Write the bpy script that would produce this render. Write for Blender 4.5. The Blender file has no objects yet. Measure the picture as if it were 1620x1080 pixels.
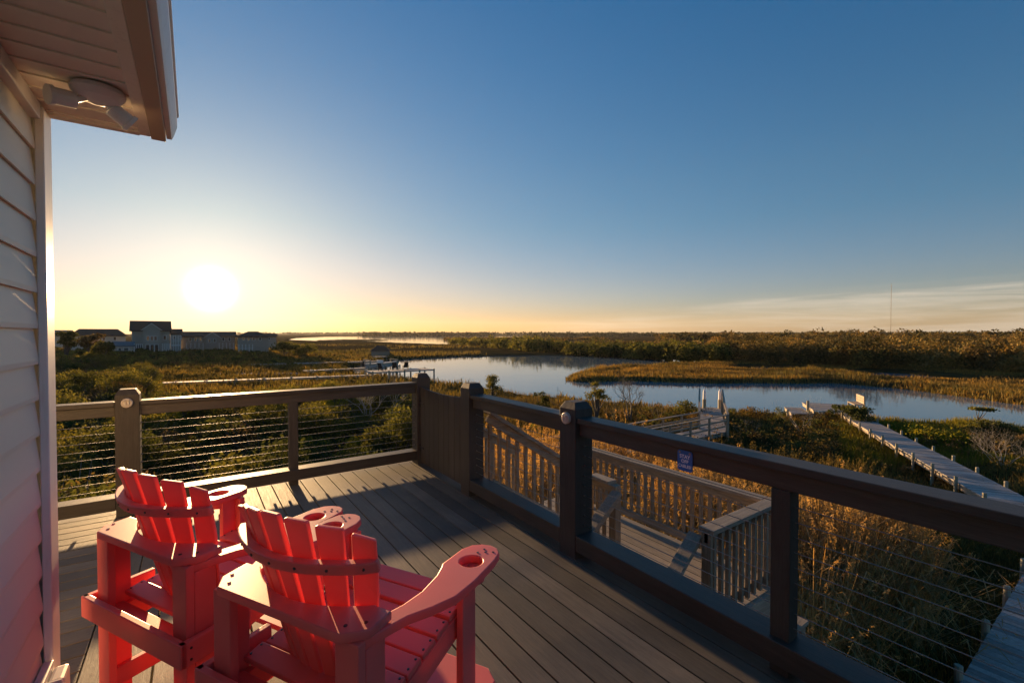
import bpy, math, random
import numpy as np
from mathutils import Vector, Matrix
R = math.radians
rnd = random.Random(7)
rng = np.random.default_rng(11)
S = bpy.context.scene
COL = S.collection

# ------------------------------------------------------------------ camera
CAMZ = 1.66
YAW = 35.0
PITCH = 1.0
cam = bpy.data.cameras.new('camera'); camo = bpy.data.objects.new('camera', cam); COL.objects.link(camo)
cam.sensor_width = 36; cam.lens = 16.0; cam.clip_start = 0.05; cam.clip_end = 20000
camo.location = (0, 0, CAMZ); camo.rotation_euler = (R(90 - PITCH), 0, R(-YAW))
S.camera = camo

# ------------------------------------------------------------------ world, sun, exposure
SUN_AZ, SUN_EL = 1.6, 4.6
SKY_K = .16; HAZE = 1/22000; HAZE_G = .3
w = bpy.data.worlds.new('World'); S.world = w; w.use_nodes = True
nt = w.node_tree; N = nt.nodes; L = nt.links; N.clear()
sdir = Vector((math.sin(R(SUN_AZ))*math.cos(R(SUN_EL)), math.cos(R(SUN_AZ))*math.cos(R(SUN_EL)), math.sin(R(SUN_EL))))

def nd(t, **k):
    n = N.new(t)
    for a, b in k.items(): setattr(n, a, b)
    return n
def mth(op, a, b=None, clamp=False):
    n = N.new('ShaderNodeMath'); n.operation = op; n.use_clamp = clamp
    for i, v in enumerate((a, b)):
        if v is None: continue
        if isinstance(v, (int, float)): n.inputs[i].default_value = v
        else: L.new(v, n.inputs[i])
    return n.outputs[0]
def mixc(f, a, b, bt='MIX'):
    n = N.new('ShaderNodeMix'); n.data_type = 'RGBA'; n.blend_type = bt
    if isinstance(f, (int, float)): n.inputs[0].default_value = f
    else: L.new(f, n.inputs[0])
    for i, v in ((6, a), (7, b)):
        if isinstance(v, tuple): n.inputs[i].default_value = (*v, 1)
        else: L.new(v, n.inputs[i])
    return n.outputs[2]
def rampf(f, stops):
    n = N.new('ShaderNodeValToRGB'); L.new(f, n.inputs[0]); e = n.color_ramp.elements
    while len(e) < len(stops): e.new(0.5)
    for q, (p, c) in zip(e, stops): q.position = p; q.color = (*c, 1) if len(c) == 3 else c
    return n.outputs[0]

sky = nd('ShaderNodeTexSky', sky_type='NISHITA', sun_disc=False, sun_elevation=R(SUN_EL), sun_rotation=R(SUN_AZ),
         altitude=0, air_density=1.0, dust_density=0.6, ozone_density=2.0)
geo = nd('ShaderNodeTexCoord'); dirv = geo.outputs['Generated']
nrm = nd('ShaderNodeVectorMath', operation='NORMALIZE'); L.new(dirv, nrm.inputs[0]); D = nrm.outputs[0]
sep = nd('ShaderNodeSeparateXYZ'); L.new(D, sep.inputs[0])
dt = nd('ShaderNodeVectorMath', operation='DOT_PRODUCT'); L.new(D, dt.inputs[0]); dt.inputs[1].default_value = sdir
ang = mth('ARCCOSINE', mth('MINIMUM', dt.outputs['Value'], 0.999999))      # radians from the sun
skycol = sky.outputs[0]
# thin cirrus low on the right: streaks stretched along the horizon, on the sky itself
mapn = nd('ShaderNodeMapping'); L.new(D, mapn.inputs[0]); mapn.inputs['Scale'].default_value = (2.0, 2.0, 34); mapn.inputs['Rotation'].default_value = (0.05, -0.075, 0)
cn = nd('ShaderNodeTexNoise'); L.new(mapn.outputs[0], cn.inputs['Vector']); cn.inputs['Scale'].default_value = 1.6; cn.inputs['Detail'].default_value = 7; cn.inputs['Roughness'].default_value = 0.62; cn.inputs['Distortion'].default_value = 0.6
cl = rampf(cn.outputs['Fac'], [(0.42, (0, 0, 0)), (0.62, (1, 1, 1))])
topz = mth('ADD', mth('MULTIPLY', mth('SUBTRACT', sep.outputs['X'], .63), .165), .030)
wav = nd('ShaderNodeTexNoise'); L.new(D, wav.inputs['Vector']); wav.inputs['Scale'].default_value = 7; wav.inputs['Detail'].default_value = 4
dz = mth('SUBTRACT', mth('ADD', topz, mth('MULTIPLY', mth('SUBTRACT', wav.outputs['Fac'], .5), .03)), sep.outputs['Z'])
veil = mth('MULTIPLY', mth('MULTIPLY', dz, 30.0, True), mth('MULTIPLY', mth('SUBTRACT', sep.outputs['X'], .48), 3.5, True))
edge = mth('EXPONENT', mth('MULTIPLY', mth('POWER', mth('DIVIDE', mth('SUBTRACT', dz, .012), .014), 2.0), -1.0))
cm = mth('MULTIPLY', mth('ADD', mth('MULTIPLY', cl, mth('ADD', mth('MULTIPLY', edge, .65), .45)), .18), veil, True)
def vm(op, a, b=None, sc=None):
    n = N.new('ShaderNodeVectorMath'); n.operation = op
    L.new(a, n.inputs[0])
    if b is not None:
        if isinstance(b, tuple): n.inputs[1].default_value = b
        else: L.new(b, n.inputs[1])
    if sc is not None: n.inputs['Scale'].default_value = sc
    return n.outputs[0]
# soft shoulder so that the bright side of the sky keeps its colour
tint = rampf(sep.outputs['Z'], [(0.0, (1.0, .80, 1.0)), (0.06, (.86, .83, 1.0)), (0.22, (.66, .82, 1.0)), (.6, (.60, .84, 1.12))])
away = rampf(mth('DIVIDE', ang, 1.6), [(.22, (1, 1, 1)), (.62, (.80, .92, 1.06))])
low_ = rampf(sep.outputs['Z'], [(0.03, (1, 1, 1)), (0.30, (0, 0, 0))])
tint = mixc(low_, tint, mixc(1.0, tint, away, 'MULTIPLY'))
GRADE = vm('DIVIDE', vm('MULTIPLY', skycol, tint), vm('ADD', vm('SCALE', skycol, sc=SKY_K), (1.0, 1.0, 1.0)))
hs_ = nd('ShaderNodeHueSaturation'); hs_.inputs['Saturation'].default_value = 1.2; hs_.inputs['Value'].default_value = 1.0; L.new(GRADE, hs_.inputs['Color'])
skyc = mixc(mth('MULTIPLY', cm, 0.9), hs_.outputs[0], (2.9, 2.65, 2.2))
# the sun's own glare in the air around it
g1 = mth('EXPONENT', mth('MULTIPLY', mth('POWER', mth('DIVIDE', ang, R(1.25)), 2.0), -1.0))
g2 = mth('EXPONENT', mth('MULTIPLY', mth('DIVIDE', ang, R(5.0)), -1.0))
add1 = nd('ShaderNodeVectorMath', operation='SCALE'); add1.inputs[0].default_value = (1.0, 0.86, 0.55); L.new(mth('MULTIPLY', g1, 50.0), add1.inputs['Scale'])
add2 = nd('ShaderNodeVectorMath', operation='SCALE'); add2.inputs[0].default_value = (1.0, 0.66, 0.27); L.new(mth('MULTIPLY', g2, 1.6), add2.inputs['Scale'])
s1 = nd('ShaderNodeVectorMath', operation='ADD'); L.new(add1.outputs[0], s1.inputs[0]); L.new(add2.outputs[0], s1.inputs[1])
s2 = nd('ShaderNodeVectorMath', operation='ADD'); L.new(s1.outputs[0], s2.inputs[0]); L.new(skyc, s2.inputs[1])
bg = nd('ShaderNodeBackground'); L.new(s2.outputs[0], bg.inputs[0]); bg.inputs[1].default_value = 0.085
wo = nd('ShaderNodeOutputWorld'); L.new(bg.outputs[0], wo.inputs[0])

sl = bpy.data.lights.new('sun', 'SUN'); slo = bpy.data.objects.new('sun', sl); COL.objects.link(slo)
sl.energy = 5.0; sl.angle = R(0.5); sl.color = (1.0, 0.62, 0.29)
slo.rotation_euler = (-sdir).to_track_quat('-Z', 'Y').to_euler()

S.view_settings.view_transform = 'Standard'; S.view_settings.look = 'None'
S.view_settings.exposure = 1.55; S.view_settings.gamma = 1
S.render.engine = 'CYCLES'
S.cycles.max_bounces = 6; S.cycles.transparent_max_bounces = 6

# ------------------------------------------------------------------ helpers
def P(px, py, z):
    """a pixel of the 1620x1080 frame and a height give a place on the ground plan (level camera approximation)"""
    d = 720 * (CAMZ - z) / (py - 527.4); l = (px - 810) / 720 * d
    s, c = math.sin(R(YAW)), math.cos(R(YAW))
    return (s*d + c*l, c*d - s*l)
def PD(px, d):
    l = (px - 810) / 720 * d
    s, c = math.sin(R(YAW)), math.cos(R(YAW))
    return (s*d + c*l, c*d - s*l)

def tag(o, label=None, cat=None, group=None, kind=None):
    if label: o['label'] = label
    if cat: o['category'] = cat
    if group: o['group'] = group
    if kind: o['kind'] = kind
    return o
def thing(name, label, cat, loc=(0, 0, 0), rz=0, group=None):
    o = bpy.data.objects.new(name, None); COL.objects.link(o); o.location = loc; o.rotation_euler = (0, 0, rz)
    o.empty_display_size = 0.2
    return tag(o, label, cat, group)

class MB:
    def __init__(s): s.v = []; s.f = []; s.m = []
    def add(s, vs, fs, mi=0):
        b = len(s.v); s.v += [tuple(v) for v in vs]; s.f += [tuple(b + i for i in f) for f in fs]; s.m += [mi]*len(fs); return s
    def box(s, x0, x1, y0, y1, z0, z1, mi=0):
        return s.add([(x0,y0,z0),(x1,y0,z0),(x1,y1,z0),(x0,y1,z0),(x0,y0,z1),(x1,y0,z1),(x1,y1,z1),(x0,y1,z1)],
                     [(0,3,2,1),(4,5,6,7),(0,1,5,4),(1,2,6,5),(2,3,7,6),(3,0,4,7)], mi)
    def beam(s, p, q, w, h, up=(0,0,1), mi=0):
        p = Vector(p); q = Vector(q); d = (q-p).normalized(); u = Vector(up)
        r = d.cross(u).normalized(); u = r.cross(d).normalized(); r = r*w/2; u = u*h/2
        vs = [p-r-u, p+r-u, p+r+u, p-r+u, q-r-u, q+r-u, q+r+u, q-r+u]
        return s.add(vs, [(0,1,2,3),(7,6,5,4),(0,4,5,1),(1,5,6,2),(2,6,7,3),(3,7,4,0)], mi)
    def tube(s, pts, rads, n=8, mi=0, cap=True):
        pts = [Vector(p) for p in pts]
        if not hasattr(rads, '__len__'): rads = [rads]*len(pts)
        b = len(s.v); prev = None
        for i, p in enumerate(pts):
            d = (pts[min(i+1, len(pts)-1)] - pts[max(i-1, 0)]).normalized()
            ref = Vector((0,0,1)) if abs(d.z) < .9 else Vector((1,0,0))
            if prev is None: a = d.cross(ref).normalized()
            else:
                a = prev - d*prev.dot(d); a = a.normalized() if a.length > 1e-6 else d.cross(ref).normalized()
            prev = a; c = d.cross(a)
            for k in range(n):
                t = 2*math.pi*k/n; s.v.append(tuple(p + (a*math.cos(t) + c*math.sin(t))*rads[i]))
        for i in range(len(pts)-1):
            for k in range(n):
                s.f.append((b+i*n+k, b+i*n+(k+1)%n, b+(i+1)*n+(k+1)%n, b+(i+1)*n+k)); s.m.append(mi)
        if cap:
            s.f.append(tuple(b+k for k in reversed(range(n)))); s.m.append(mi)
            s.f.append(tuple(b+(len(pts)-1)*n+k for k in range(n))); s.m.append(mi)
        return s
    def prism(s, poly, axis, a, b, mi=0):
        """poly in the two other axes, extruded along axis from a to b"""
        n = len(poly)
        def mk(p, t): return (t, p[0], p[1]) if axis == 'x' else ((p[0], t, p[1]) if axis == 'y' else (p[0], p[1], t))
        vs = [mk(p, a) for p in poly] + [mk(p, b) for p in poly]
        fs = [tuple(range(n))[::-1], tuple(range(n, 2*n))] + [(i, (i+1)%n, n+(i+1)%n, n+i) for i in range(n)]
        return s.add(vs, fs, mi)
    def build(s, name, mats, parent=None, bevel=0, smooth=False, local=False):
        me = bpy.data.meshes.new(name)
        off = Vector((0,0,0))
        if parent is not None and not local:
            off = parent.location if parent.parent is None else Vector((0,0,0))
            if parent.parent is not None: off = parent.parent.location
        me.from_pydata([tuple(Vector(v)-off) for v in s.v], [], s.f)
        if not isinstance(mats, (list, tuple)): mats = [mats]
        for m in mats: me.materials.append(m)
        if len(mats) > 1: me.polygons.foreach_set('material_index', s.m)
        import bmesh
        bm = bmesh.new(); bm.from_mesh(me); bmesh.ops.recalc_face_normals(bm, faces=bm.faces); bm.to_mesh(me); bm.free()
        if smooth: me.polygons.foreach_set('use_smooth', [True]*len(me.polygons))
        o = bpy.data.objects.new(name, me); COL.objects.link(o)
        if parent is not None: o.parent = parent
        if bevel:
            b = o.modifiers.new('bevel', 'BEVEL'); b.width = bevel; b.segments = 2; b.limit_method = 'ANGLE'; b.angle_limit = R(40)
        return o

def npmesh(name, V, F, mat, parent=None, attr=None, smooth=False):
    """numpy arrays: V (n,3), F (m,k) with k 3 or 4"""
    me = bpy.data.meshes.new(name)
    V = np.asarray(V, dtype=np.float32); F = np.asarray(F, dtype=np.int32); k = F.shape[1]
    me.vertices.add(len(V)); me.vertices.foreach_set('co', V.ravel())
    me.loops.add(F.size); me.loops.foreach_set('vertex_index', F.ravel())
    me.polygons.add(len(F)); me.polygons.foreach_set('loop_start', np.arange(len(F), dtype=np.int32)*k)
    me.polygons.foreach_set('loop_total', np.full(len(F), k, dtype=np.int32))
    if smooth: me.polygons.foreach_set('use_smooth', np.ones(len(F), dtype=bool))
    me.update(calc_edges=True); me.validate()
    me.materials.append(mat)
    if attr is not None:
        a = me.attributes.new('tone', 'FLOAT', 'POINT'); a.data.foreach_set('value', np.asarray(attr, dtype=np.float32))
    o = bpy.data.objects.new(name, me); COL.objects.link(o)
    if parent is not None: o.parent = parent
    return o

def plate(name, outline, holes, z0, z1, mat, parent, bevel=0.004):
    """flat board with rounded edges cut to an outline (and holes), made from a filled curve"""
    cu = bpy.data.curves.new('tmp', 'CURVE'); cu.dimensions = '2D'; cu.fill_mode = 'BOTH'
    for lp in [outline] + holes:
        sp = cu.splines.new('POLY'); sp.points.add(len(lp)-1)
        for q, p in zip(sp.points, lp): q.co = (p[0], p[1], 0, 1)
        sp.use_cyclic_u = True
    cu.extrude = (z1-z0)/2 - bevel; cu.bevel_depth = bevel; cu.bevel_resolution = 1; cu.offset = -bevel
    ob = bpy.data.objects.new('tmp', cu); COL.objects.link(ob)
    me = bpy.data.meshes.new_from_object(ob.evaluated_get(bpy.context.evaluated_depsgraph_get()))
    me.transform(Matrix.Translation((0, 0, (z0+z1)/2))); me.name = name
    bpy.data.objects.remove(ob); bpy.data.curves.remove(cu)
    me.materials.clear(); me.materials.append(mat)
    o = bpy.data.objects.new(name, me); COL.objects.link(o); o.parent = parent
    return o

_stud = {}
def stud(parent, name, m, r, ln, loc, axis='z', local=False, rot=None):
    k = (name, r, ln, axis)
    if k not in _stud:
        a = {'x': (1,0,0), 'y': (0,1,0), 'z': (0,0,1)}[axis]; h = Vector(a)*ln/2
        q = MB(); q.tube([-h, h], r, 8); o = q.build(name, m); _stud[k] = o.data
    else:
        o = bpy.data.objects.new(name, _stud[k]); COL.objects.link(o)
    if not local: loc = Vector(loc) - parent.location
    o.parent = parent; o.location = loc
    return o

# ------------------------------------------------------------------ materials
def mat(name, build):
    global N, L
    m = bpy.data.materials.new(name); m.use_nodes = True
    N = m.node_tree.nodes; L = m.node_tree.links; N.clear()
    out = N.new('ShaderNodeOutputMaterial'); sh = build(); L.new(sh, out.inputs[0]); return m
def coords(kind='Object', scale=(1,1,1)):
    t = N.new('ShaderNodeTexCoord'); mp = N.new('ShaderNodeMapping'); L.new(t.outputs[kind], mp.inputs[0]); mp.inputs['Scale'].default_value = scale
    return mp.outputs[0]
def worldpos(scale=(1,1,1)):
    t = N.new('ShaderNodeNewGeometry'); mp = N.new('ShaderNodeMapping'); L.new(t.outputs['Position'], mp.inputs[0]); mp.inputs['Scale'].default_value = scale
    return mp.outputs[0]
def noise(vec, scale, detail=4, rough=.55, dist=0):
    n = N.new('ShaderNodeTexNoise'); L.new(vec, n.inputs['Vector'])
    for a, b in (('Scale', scale), ('Detail', detail), ('Roughness', rough), ('Distortion', dist)): n.inputs[a].default_value = b
    return n.outputs['Fac']
def island():
    return N.new('ShaderNodeNewGeometry').outputs['Random Per Island']
def principled(col, rough=.6, spec=.5, bump=None, bstr=.3, bdist=.01, metal=0, **k):
    p = N.new('ShaderNodeBsdfPrincipled')
    if isinstance(col, tuple): p.inputs['Base Color'].default_value = (*col, 1)
    else: L.new(col, p.inputs['Base Color'])
    if isinstance(rough, (int, float)): p.inputs['Roughness'].default_value = rough
    else: L.new(rough, p.inputs['Roughness'])
    p.inputs['Specular IOR Level'].default_value = spec; p.inputs['Metallic'].default_value = metal
    for a, b in k.items(): p.inputs[a.replace('_', ' ')].default_value = b
    if bump is not None:
        b = N.new('ShaderNodeBump'); L.new(bump, b.inputs['Height']); b.inputs['Strength'].default_value = bstr; b.inputs['Distance'].default_value = bdist
        L.new(b.outputs[0], p.inputs['Normal'])
    return p.outputs[0]
def scl(c, f): return tuple(x*f for x in c)

def wood(name, c1, c2, stretch, rough=.75, gs=1.0, bst=.35, islandvar=.35, stain=.25, pos=False):
    def b():
        v = (worldpos if pos else coords)(scale=stretch) if pos else coords('Object', stretch)
        g = noise(v, 6*gs, 8, .65, .4)
        f2 = noise(v, 30*gs, 4, .7)
        vv = worldpos(); big = noise(vv, 1.7, 3)
        c = mixc(rampf(g, [(0.3, (0,0,0)), (0.72, (1,1,1))]), c1, c2)
        c = mixc(mth('MULTIPLY', rampf(f2, [(.45, (0,0,0)), (.75, (1,1,1))]), .45), c, scl(c1, .45))
        c = mixc(mth('MULTIPLY', rampf(big, [(.35, (1,1,1)), (.6, (0,0,0))]), stain), c, scl(c1, .5))
        c = mixc(islandvar, c, mixc(island(), (.45,.45,.45), (1.6,1.55,1.5)), 'MULTIPLY') if islandvar else c
        rr = mth('ADD', mth('MULTIPLY', g, .25), rough-.12)
        return principled(c, rr, .4, bump=mth('ADD', g, mth('MULTIPLY', f2, .6)), bstr=bst, bdist=.004)
    return mat(name, b)
M = {}
M['deck_y'] = wood('deck_board_long', (.092,.080,.064), (.165,.142,.110), (7, .45, 7), rough=.62, gs=1.2, bst=.5, islandvar=.8, stain=.45)
M['deck_x'] = wood('deck_board_cross', (.092,.080,.064), (.165,.142,.110), (.45, 7, 7), rough=.62, gs=1.2, bst=.5, islandvar=.8, stain=.45)
M['rail_x'] = wood('stained_rail_x', (.040,.034,.028), (.076,.066,.056), (.5, 6, 6), rough=.5)
M['rail_y'] = wood('stained_rail_y', (.040,.034,.028), (.076,.066,.056), (6, .5, 6), rough=.5)
M['rail_z'] = wood('stained_rail_z', (.040,.034,.028), (.076,.066,.056), (6, 6, .5), rough=.6)
M['grey_x'] = wood('weathered_wood_x', (.23,.19,.145), (.45,.38,.295), (.8, 8, 8), rough=.85, islandvar=.35)
M['grey_y'] = wood('weathered_wood_y', (.23,.19,.145), (.45,.38,.295), (8, .8, 8), rough=.85, islandvar=.35)
M['grey_z'] = wood('weathered_wood_z', (.23,.175,.12), (.44,.35,.25), (8, 8, .8), rough=.85, islandvar=.4)
M['walk'] = wood('walk_boards', (.28,.26,.24), (.46,.43,.40), (3, 3, 3), rough=.8, islandvar=.6)
M['piling'] = wood('piling_wood', (.30,.27,.19), (.42,.39,.30), (8, 8, .8), rough=.85)
def b_():
    v = coords(); n = noise(v, 240, 2); n2 = noise(v, 5, 4)
    c = mixc(n2, (.80,.115,.105), (.88,.19,.17))
    c = mixc(.25, c, mixc(island(), (.85,.85,.85), (1.1,1.1,1.1)), 'MULTIPLY')
    sc = rampf(noise(coords('Object', (1,1,1)), 22, 6, .7, 1.0), [(.62, (0,0,0)), (.75, (1,1,1))])
    c = mixc(mth('MULTIPLY', sc, .22), c, (.75,.30,.28))
    p = principled(c, .42, .6, bump=n, bstr=.12, bdist=.002, Sheen_Weight=.15, Sheen_Roughness=.5)
    t = N.new('ShaderNodeBsdfTranslucent'); t.inputs[0].default_value = (.95,.12,.05,1)
    mx = N.new('ShaderNodeMixShader'); mx.inputs[0].default_value = .2; L.new(p, mx.inputs[1]); L.new(t.outputs[0], mx.inputs[2])
    return mx.outputs[0]
M['red'] = mat('red_poly_lumber', b_)
M['black'] = mat('dark_screw', lambda: principled((.03,.025,.02), .4, .5))
M['steel'] = mat('steel_cable', lambda: principled((.30,.28,.25), .55, .3, metal=1.0))
M['hardware'] = mat('black_hardware', lambda: principled((.012,.012,.012), .45, .5))
def siding_():
    v = coords('Object', (1,1,1)); n = noise(coords('Object', (3, .6, 30)), 12, 6, .6); n2 = noise(v, 1.1, 3)
    c = mixc(n2, (.78,.72,.58), (.87,.81,.67))
    return principled(c, .55, .4, bump=n, bstr=.15, bdist=.002)
M['siding'] = mat('grey_vinyl_siding', siding_)
def white_(a=(.72,.70,.68), b=(.84,.82,.80), r=.42):
    def f():
        v = coords(); n = noise(v, 3, 5, .65)
        d = rampf(noise(coords('Object', (6,6,1)), 7, 6, .7), [(.55, (0,0,0)), (.8, (1,1,1))])
        return principled(mixc(mth('MULTIPLY', d, .35), mixc(n, a, b), (.38,.33,.27)), r, .5, bump=noise(v, 60, 3), bstr=.06, bdist=.002)
    return f
M['white'] = mat('white_trim', white_())
M['soffit'] = mat('soffit_vinyl', white_((.84,.75,.62), (.90,.82,.70), .5))
def perf_():
    v = coords(); vo = N.new('ShaderNodeTexVoronoi'); vo.feature = 'F1'; vo.inputs['Scale'].default_value = 95; vo.inputs['Randomness'].default_value = 0
    L.new(v, vo.inputs['Vector'])
    h = rampf(vo.outputs['Distance'], [(.16, (0,0,0)), (.24, (1,1,1))])
    c = mixc(h, (.22,.17,.13), (.86,.76,.64))
    return principled(c, .5, .4, bump=h, bstr=.4, bdist=.002)
M['perf'] = mat('perforated_soffit', perf_)
M['fascia'] = mat('brown_soffit_board', white_((.50,.38,.27), (.58,.45,.33), .5))
M['sign'] = mat('sign_blue', lambda: principled(mixc(noise(coords(), 40, 4), (.004,.10,.36), (.008,.15,.46)), .35, .5))
M['ink'] = mat('sign_white', lambda: principled((.80,.80,.82), .4, .5))
M['lens'] = mat('lamp_lens', lambda: principled((.55,.50,.42), .15, .6))
M['bronze'] = mat('lamp_casing', lambda: principled(mixc(noise(coords(), 30, 3), (.42,.36,.29), (.55,.48,.40)), .45, .5))

def leafmat(name, cols, trans=.35, big=.25, rough=.55):
    cols = [(c[0]*1.22, c[1]*1.34, c[2]*1.3) for c in cols]
    def f():
        isl = island(); wp = worldpos(); g = noise(wp, big, 3, .6)
        mid = mixc(isl, cols[0], cols[1])
        c = mixc(rampf(g, [(.38, (0,0,0)), (.62, (1,1,1))]), mid, mixc(isl, cols[1], cols[2]))
        oi = N.new('ShaderNodeObjectInfo')
        c = mixc(.6, c, mixc(oi.outputs['Random'], (.6,.65,.7), (1.45,1.3,1.1)), 'MULTIPLY')
        v2 = noise(wp, big*.35, 4, .7, 1.0); v3 = noise(wp, big*3.1, 4, .7)
        c = mixc(1.0, c, mixc(rampf(v2, [(.35, (0,0,0)), (.65, (1,1,1))]), (.55,.62,.70), (1.35,1.2,1.0)), 'MULTIPLY')
        c = mixc(.7, c, mixc(rampf(v3, [(.35, (0,0,0)), (.65, (1,1,1))]), (.6,.6,.65), (1.3,1.3,1.2)), 'MULTIPLY')
        at_ = N.new('ShaderNodeAttribute'); at_.attribute_name = 'tone'
        cmb = N.new('ShaderNodeCombineColor')
        for i_, w_ in enumerate((1.0, .85, .6)): L.new(mth('ADD', mth('MULTIPLY', at_.outputs['Fac'], w_), 1.0), cmb.inputs[i_])
        c = mixc(1.0, c, cmb.outputs[0], 'MULTIPLY')
        p = principled(c, .8, .08)
        t = N.new('ShaderNodeBsdfTranslucent'); L.new(mixc(1.0, c, (1.5,1.25,.6), 'MULTIPLY'), t.inputs[0])
        mx = N.new('ShaderNodeMixShader'); mx.inputs[0].default_value = trans; L.new(p, mx.inputs[1]); L.new(t.outputs[0], mx.inputs[2])
        return mx.outputs[0]
    return mat(name, f)
M['leaf'] = leafmat('dark_leaves', [(.035,.045,.018), (.075,.085,.030), (.14,.13,.04)])
M['leaf_y'] = leafmat('yellow_leaves', [(.07,.085,.015), (.14,.14,.02), (.22,.19,.03)], trans=.45)
M['leaf_b'] = leafmat('brown_leaves', [(.07,.045,.028), (.11,.075,.04), (.10,.10,.04)])
M['wood_leaf'] = leafmat('woodland_leaves', [(.034,.033,.014), (.082,.070,.026), (.17,.11,.05)], trans=.2, big=.05)
M['far_leaf'] = leafmat('far_leaves', [(.022,.032,.020), (.035,.045,.025), (.06,.05,.03)], trans=.1, big=.01)
M['reed'] = leafmat('dry_reed', [(.15,.095,.05), (.31,.20,.105), (.46,.31,.18)], trans=.4, big=.6, rough=.7)
M['reed_g'] = leafmat('green_reed', [(.06,.055,.022), (.11,.09,.038), (.17,.12,.05)], trans=.35, big=.6, rough=.7)
M['marsh'] = leafmat('marsh_grass', [(.10,.07,.032), (.18,.125,.05), (.30,.18,.05)], trans=.3, big=.12, rough=.8)
M['marsh_d'] = leafmat('dark_marsh_grass', [(.055,.055,.022), (.10,.085,.035), (.18,.13,.045)], trans=.3, big=.12, rough=.8)
M['bark'] = wood('bark', (.06,.05,.04), (.13,.11,.09), (5,5,1), islandvar=.2)
M['bleached'] = wood('bleached_branches', (.32,.28,.23), (.50,.45,.38), (5,5,1), islandvar=.2)
M['grey_bark'] = wood('grey_branches', (.13,.11,.09), (.24,.21,.18), (5,5,1), islandvar=.2)

def ground_():
    wp = worldpos(); a = noise(wp, .09, 6, .6, .5); b = noise(wp, .9, 6, .65); c3 = noise(wp, .02, 4, .6)
    c = mixc(rampf(a, [(.38, (0,0,0)), (.62, (1,1,1))]), (.045,.040,.017), (.17,.105,.028))
    c = mixc(rampf(c3, [(.45, (0,0,0)), (.62, (1,1,1))]), c, (.12,.085,.04))
    c = mixc(mth('MULTIPLY', b, .75), c, (.03,.03,.013))
    return principled(mixc(.45, c, (.03,.025,.012)), 1.0, .0, bump=b, bstr=.4, bdist=.2)
M['ground'] = mat('marsh_ground', ground_)
def water_():
    wp = worldpos((1, 1, 1)); a = noise(wp, .25, 3, .5); b = noise(worldpos((1,1,1)), 2.5, 3, .5)
    return principled((.16,.23,.265), .05, .5, bump=mth('ADD', a, mth('MULTIPLY', b, .25)), bstr=.035, bdist=.35, IOR=1.33)
M['water'] = mat('still_water', water_)

# ------------------------------------------------------------------ water and ground
WZ = -4.9
GZ = -4.45
def plane_obj(name, x0, x1, y0, y1, z, m):
    return MB().add([(x0,y0,z),(x1,y0,z),(x1,y1,z),(x0,y1,z)], [(0,1,2,3)]).build(name, m)
tag(plane_obj('water', -5950, 5950, -5950, 5950, WZ, M['water']), kind='structure')

WP = [  # outlines of open water, as seen from the deck, laid on the water's own plane
 [(548,584),(575,577),(600,572),(660,567),(740,563.5),(850,562),(930,563),(985,566),(1040,567),(1100,569),(1128,572.5),(1095,577),(1040,579.5),(975,582),(930,588),(905,595),(896,600),
  (905,603.5),(935,604.5),(1000,603),(1040,604),(1090,606),(1150,607.5),(1200,606),(1260,607),(1320,607),(1400,613),(1470,620),(1540,630),(1620,641),(1760,662),(1990,700),(2300,760),
  (2300,900),(1990,790),(1760,715),(1640,688),(1580,680),(1520,676),(1470,676),(1400,670),(1385,662),(1340,661),(1290,662),(1200,659),(1160,656),(1090,653),(1000,645),(930,640),(880,634),(800,624),(740,616),(690,608),(640,603),(590,597),(560,591)],
 [(452,538),(470,534.5),(520,532.3),(620,531.6),(800,531.6),(960,531.8),(960,532.6),(800,534),(775,538),(768,543),(745,545.5),(700,545),(640,543),(590,540.5),(520,540)],
 [(845,542.5),(860,540.6),(1010,540.8),(1050,543),(1000,545),(900,545.5)],
 [(1078,549.5),(1090,546.5),(1118,547.5),(1112,551.5),(1090,552)],
 [(1180,584),(1200,581.5),(1240,582.5),(1240,585.5),(1200,586)],
 [(1370,592.5),(1400,589.5),(1450,592.5),(1492,600),(1440,601),(1395,597)],
 [(1515,601),(1540,600),(1575,603),(1560,605),(1530,604)],
]
WPW = [np.array([P(a, b, WZ) for a, b in poly]) for poly in WP]
SANDBAR = np.array([P(a, b, WZ) for a, b in [(500,538.6),(540,537.2),(600,537.4),(618,538.6),(560,539.4)]])
def sdist(X, Y, poly):
    """signed distance, positive inside"""
    d = np.full(X.shape, 1e12); ins = np.zeros(X.shape, bool); n = len(poly)
    for i in range(n):
        x1, y1 = poly[i]; x2, y2 = poly[(i+1) % n]; ex, ey = x2-x1, y2-y1
        t = np.clip(((X-x1)*ex + (Y-y1)*ey)/(ex*ex+ey*ey+1e-12), 0, 1)
        d = np.minimum(d, (X-x1-t*ex)**2 + (Y-y1-t*ey)**2)
        c = ((y1 > Y) != (y2 > Y)) & (X < (x2-x1)*(Y-y1)/(y2-y1+1e-12)+x1); ins ^= c
    d = np.sqrt(d); return np.where(ins, d, -d)
def wob(X, Y, s):
    return (np.sin(X*s*1.3+Y*s*.7+1)+np.sin(X*s*.53-Y*s*1.7+2.3)+np.sin(X*s*2.9+Y*s*2.1)*.5+np.sin(-X*s*3.7+Y*s*4.3+.6)*.35)/2.85
def waterness(X, Y):
    s = np.full(X.shape, -1e9)
    for p in WPW: s = np.maximum(s, sdist(X, Y, p))
    s = np.minimum(s, -sdist(X, Y, SANDBAR))
    dist = np.hypot(X, Y)
    return s + wob(X, Y, .9)*.35 + wob(X, Y, .25)*.012*dist*.5
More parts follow.
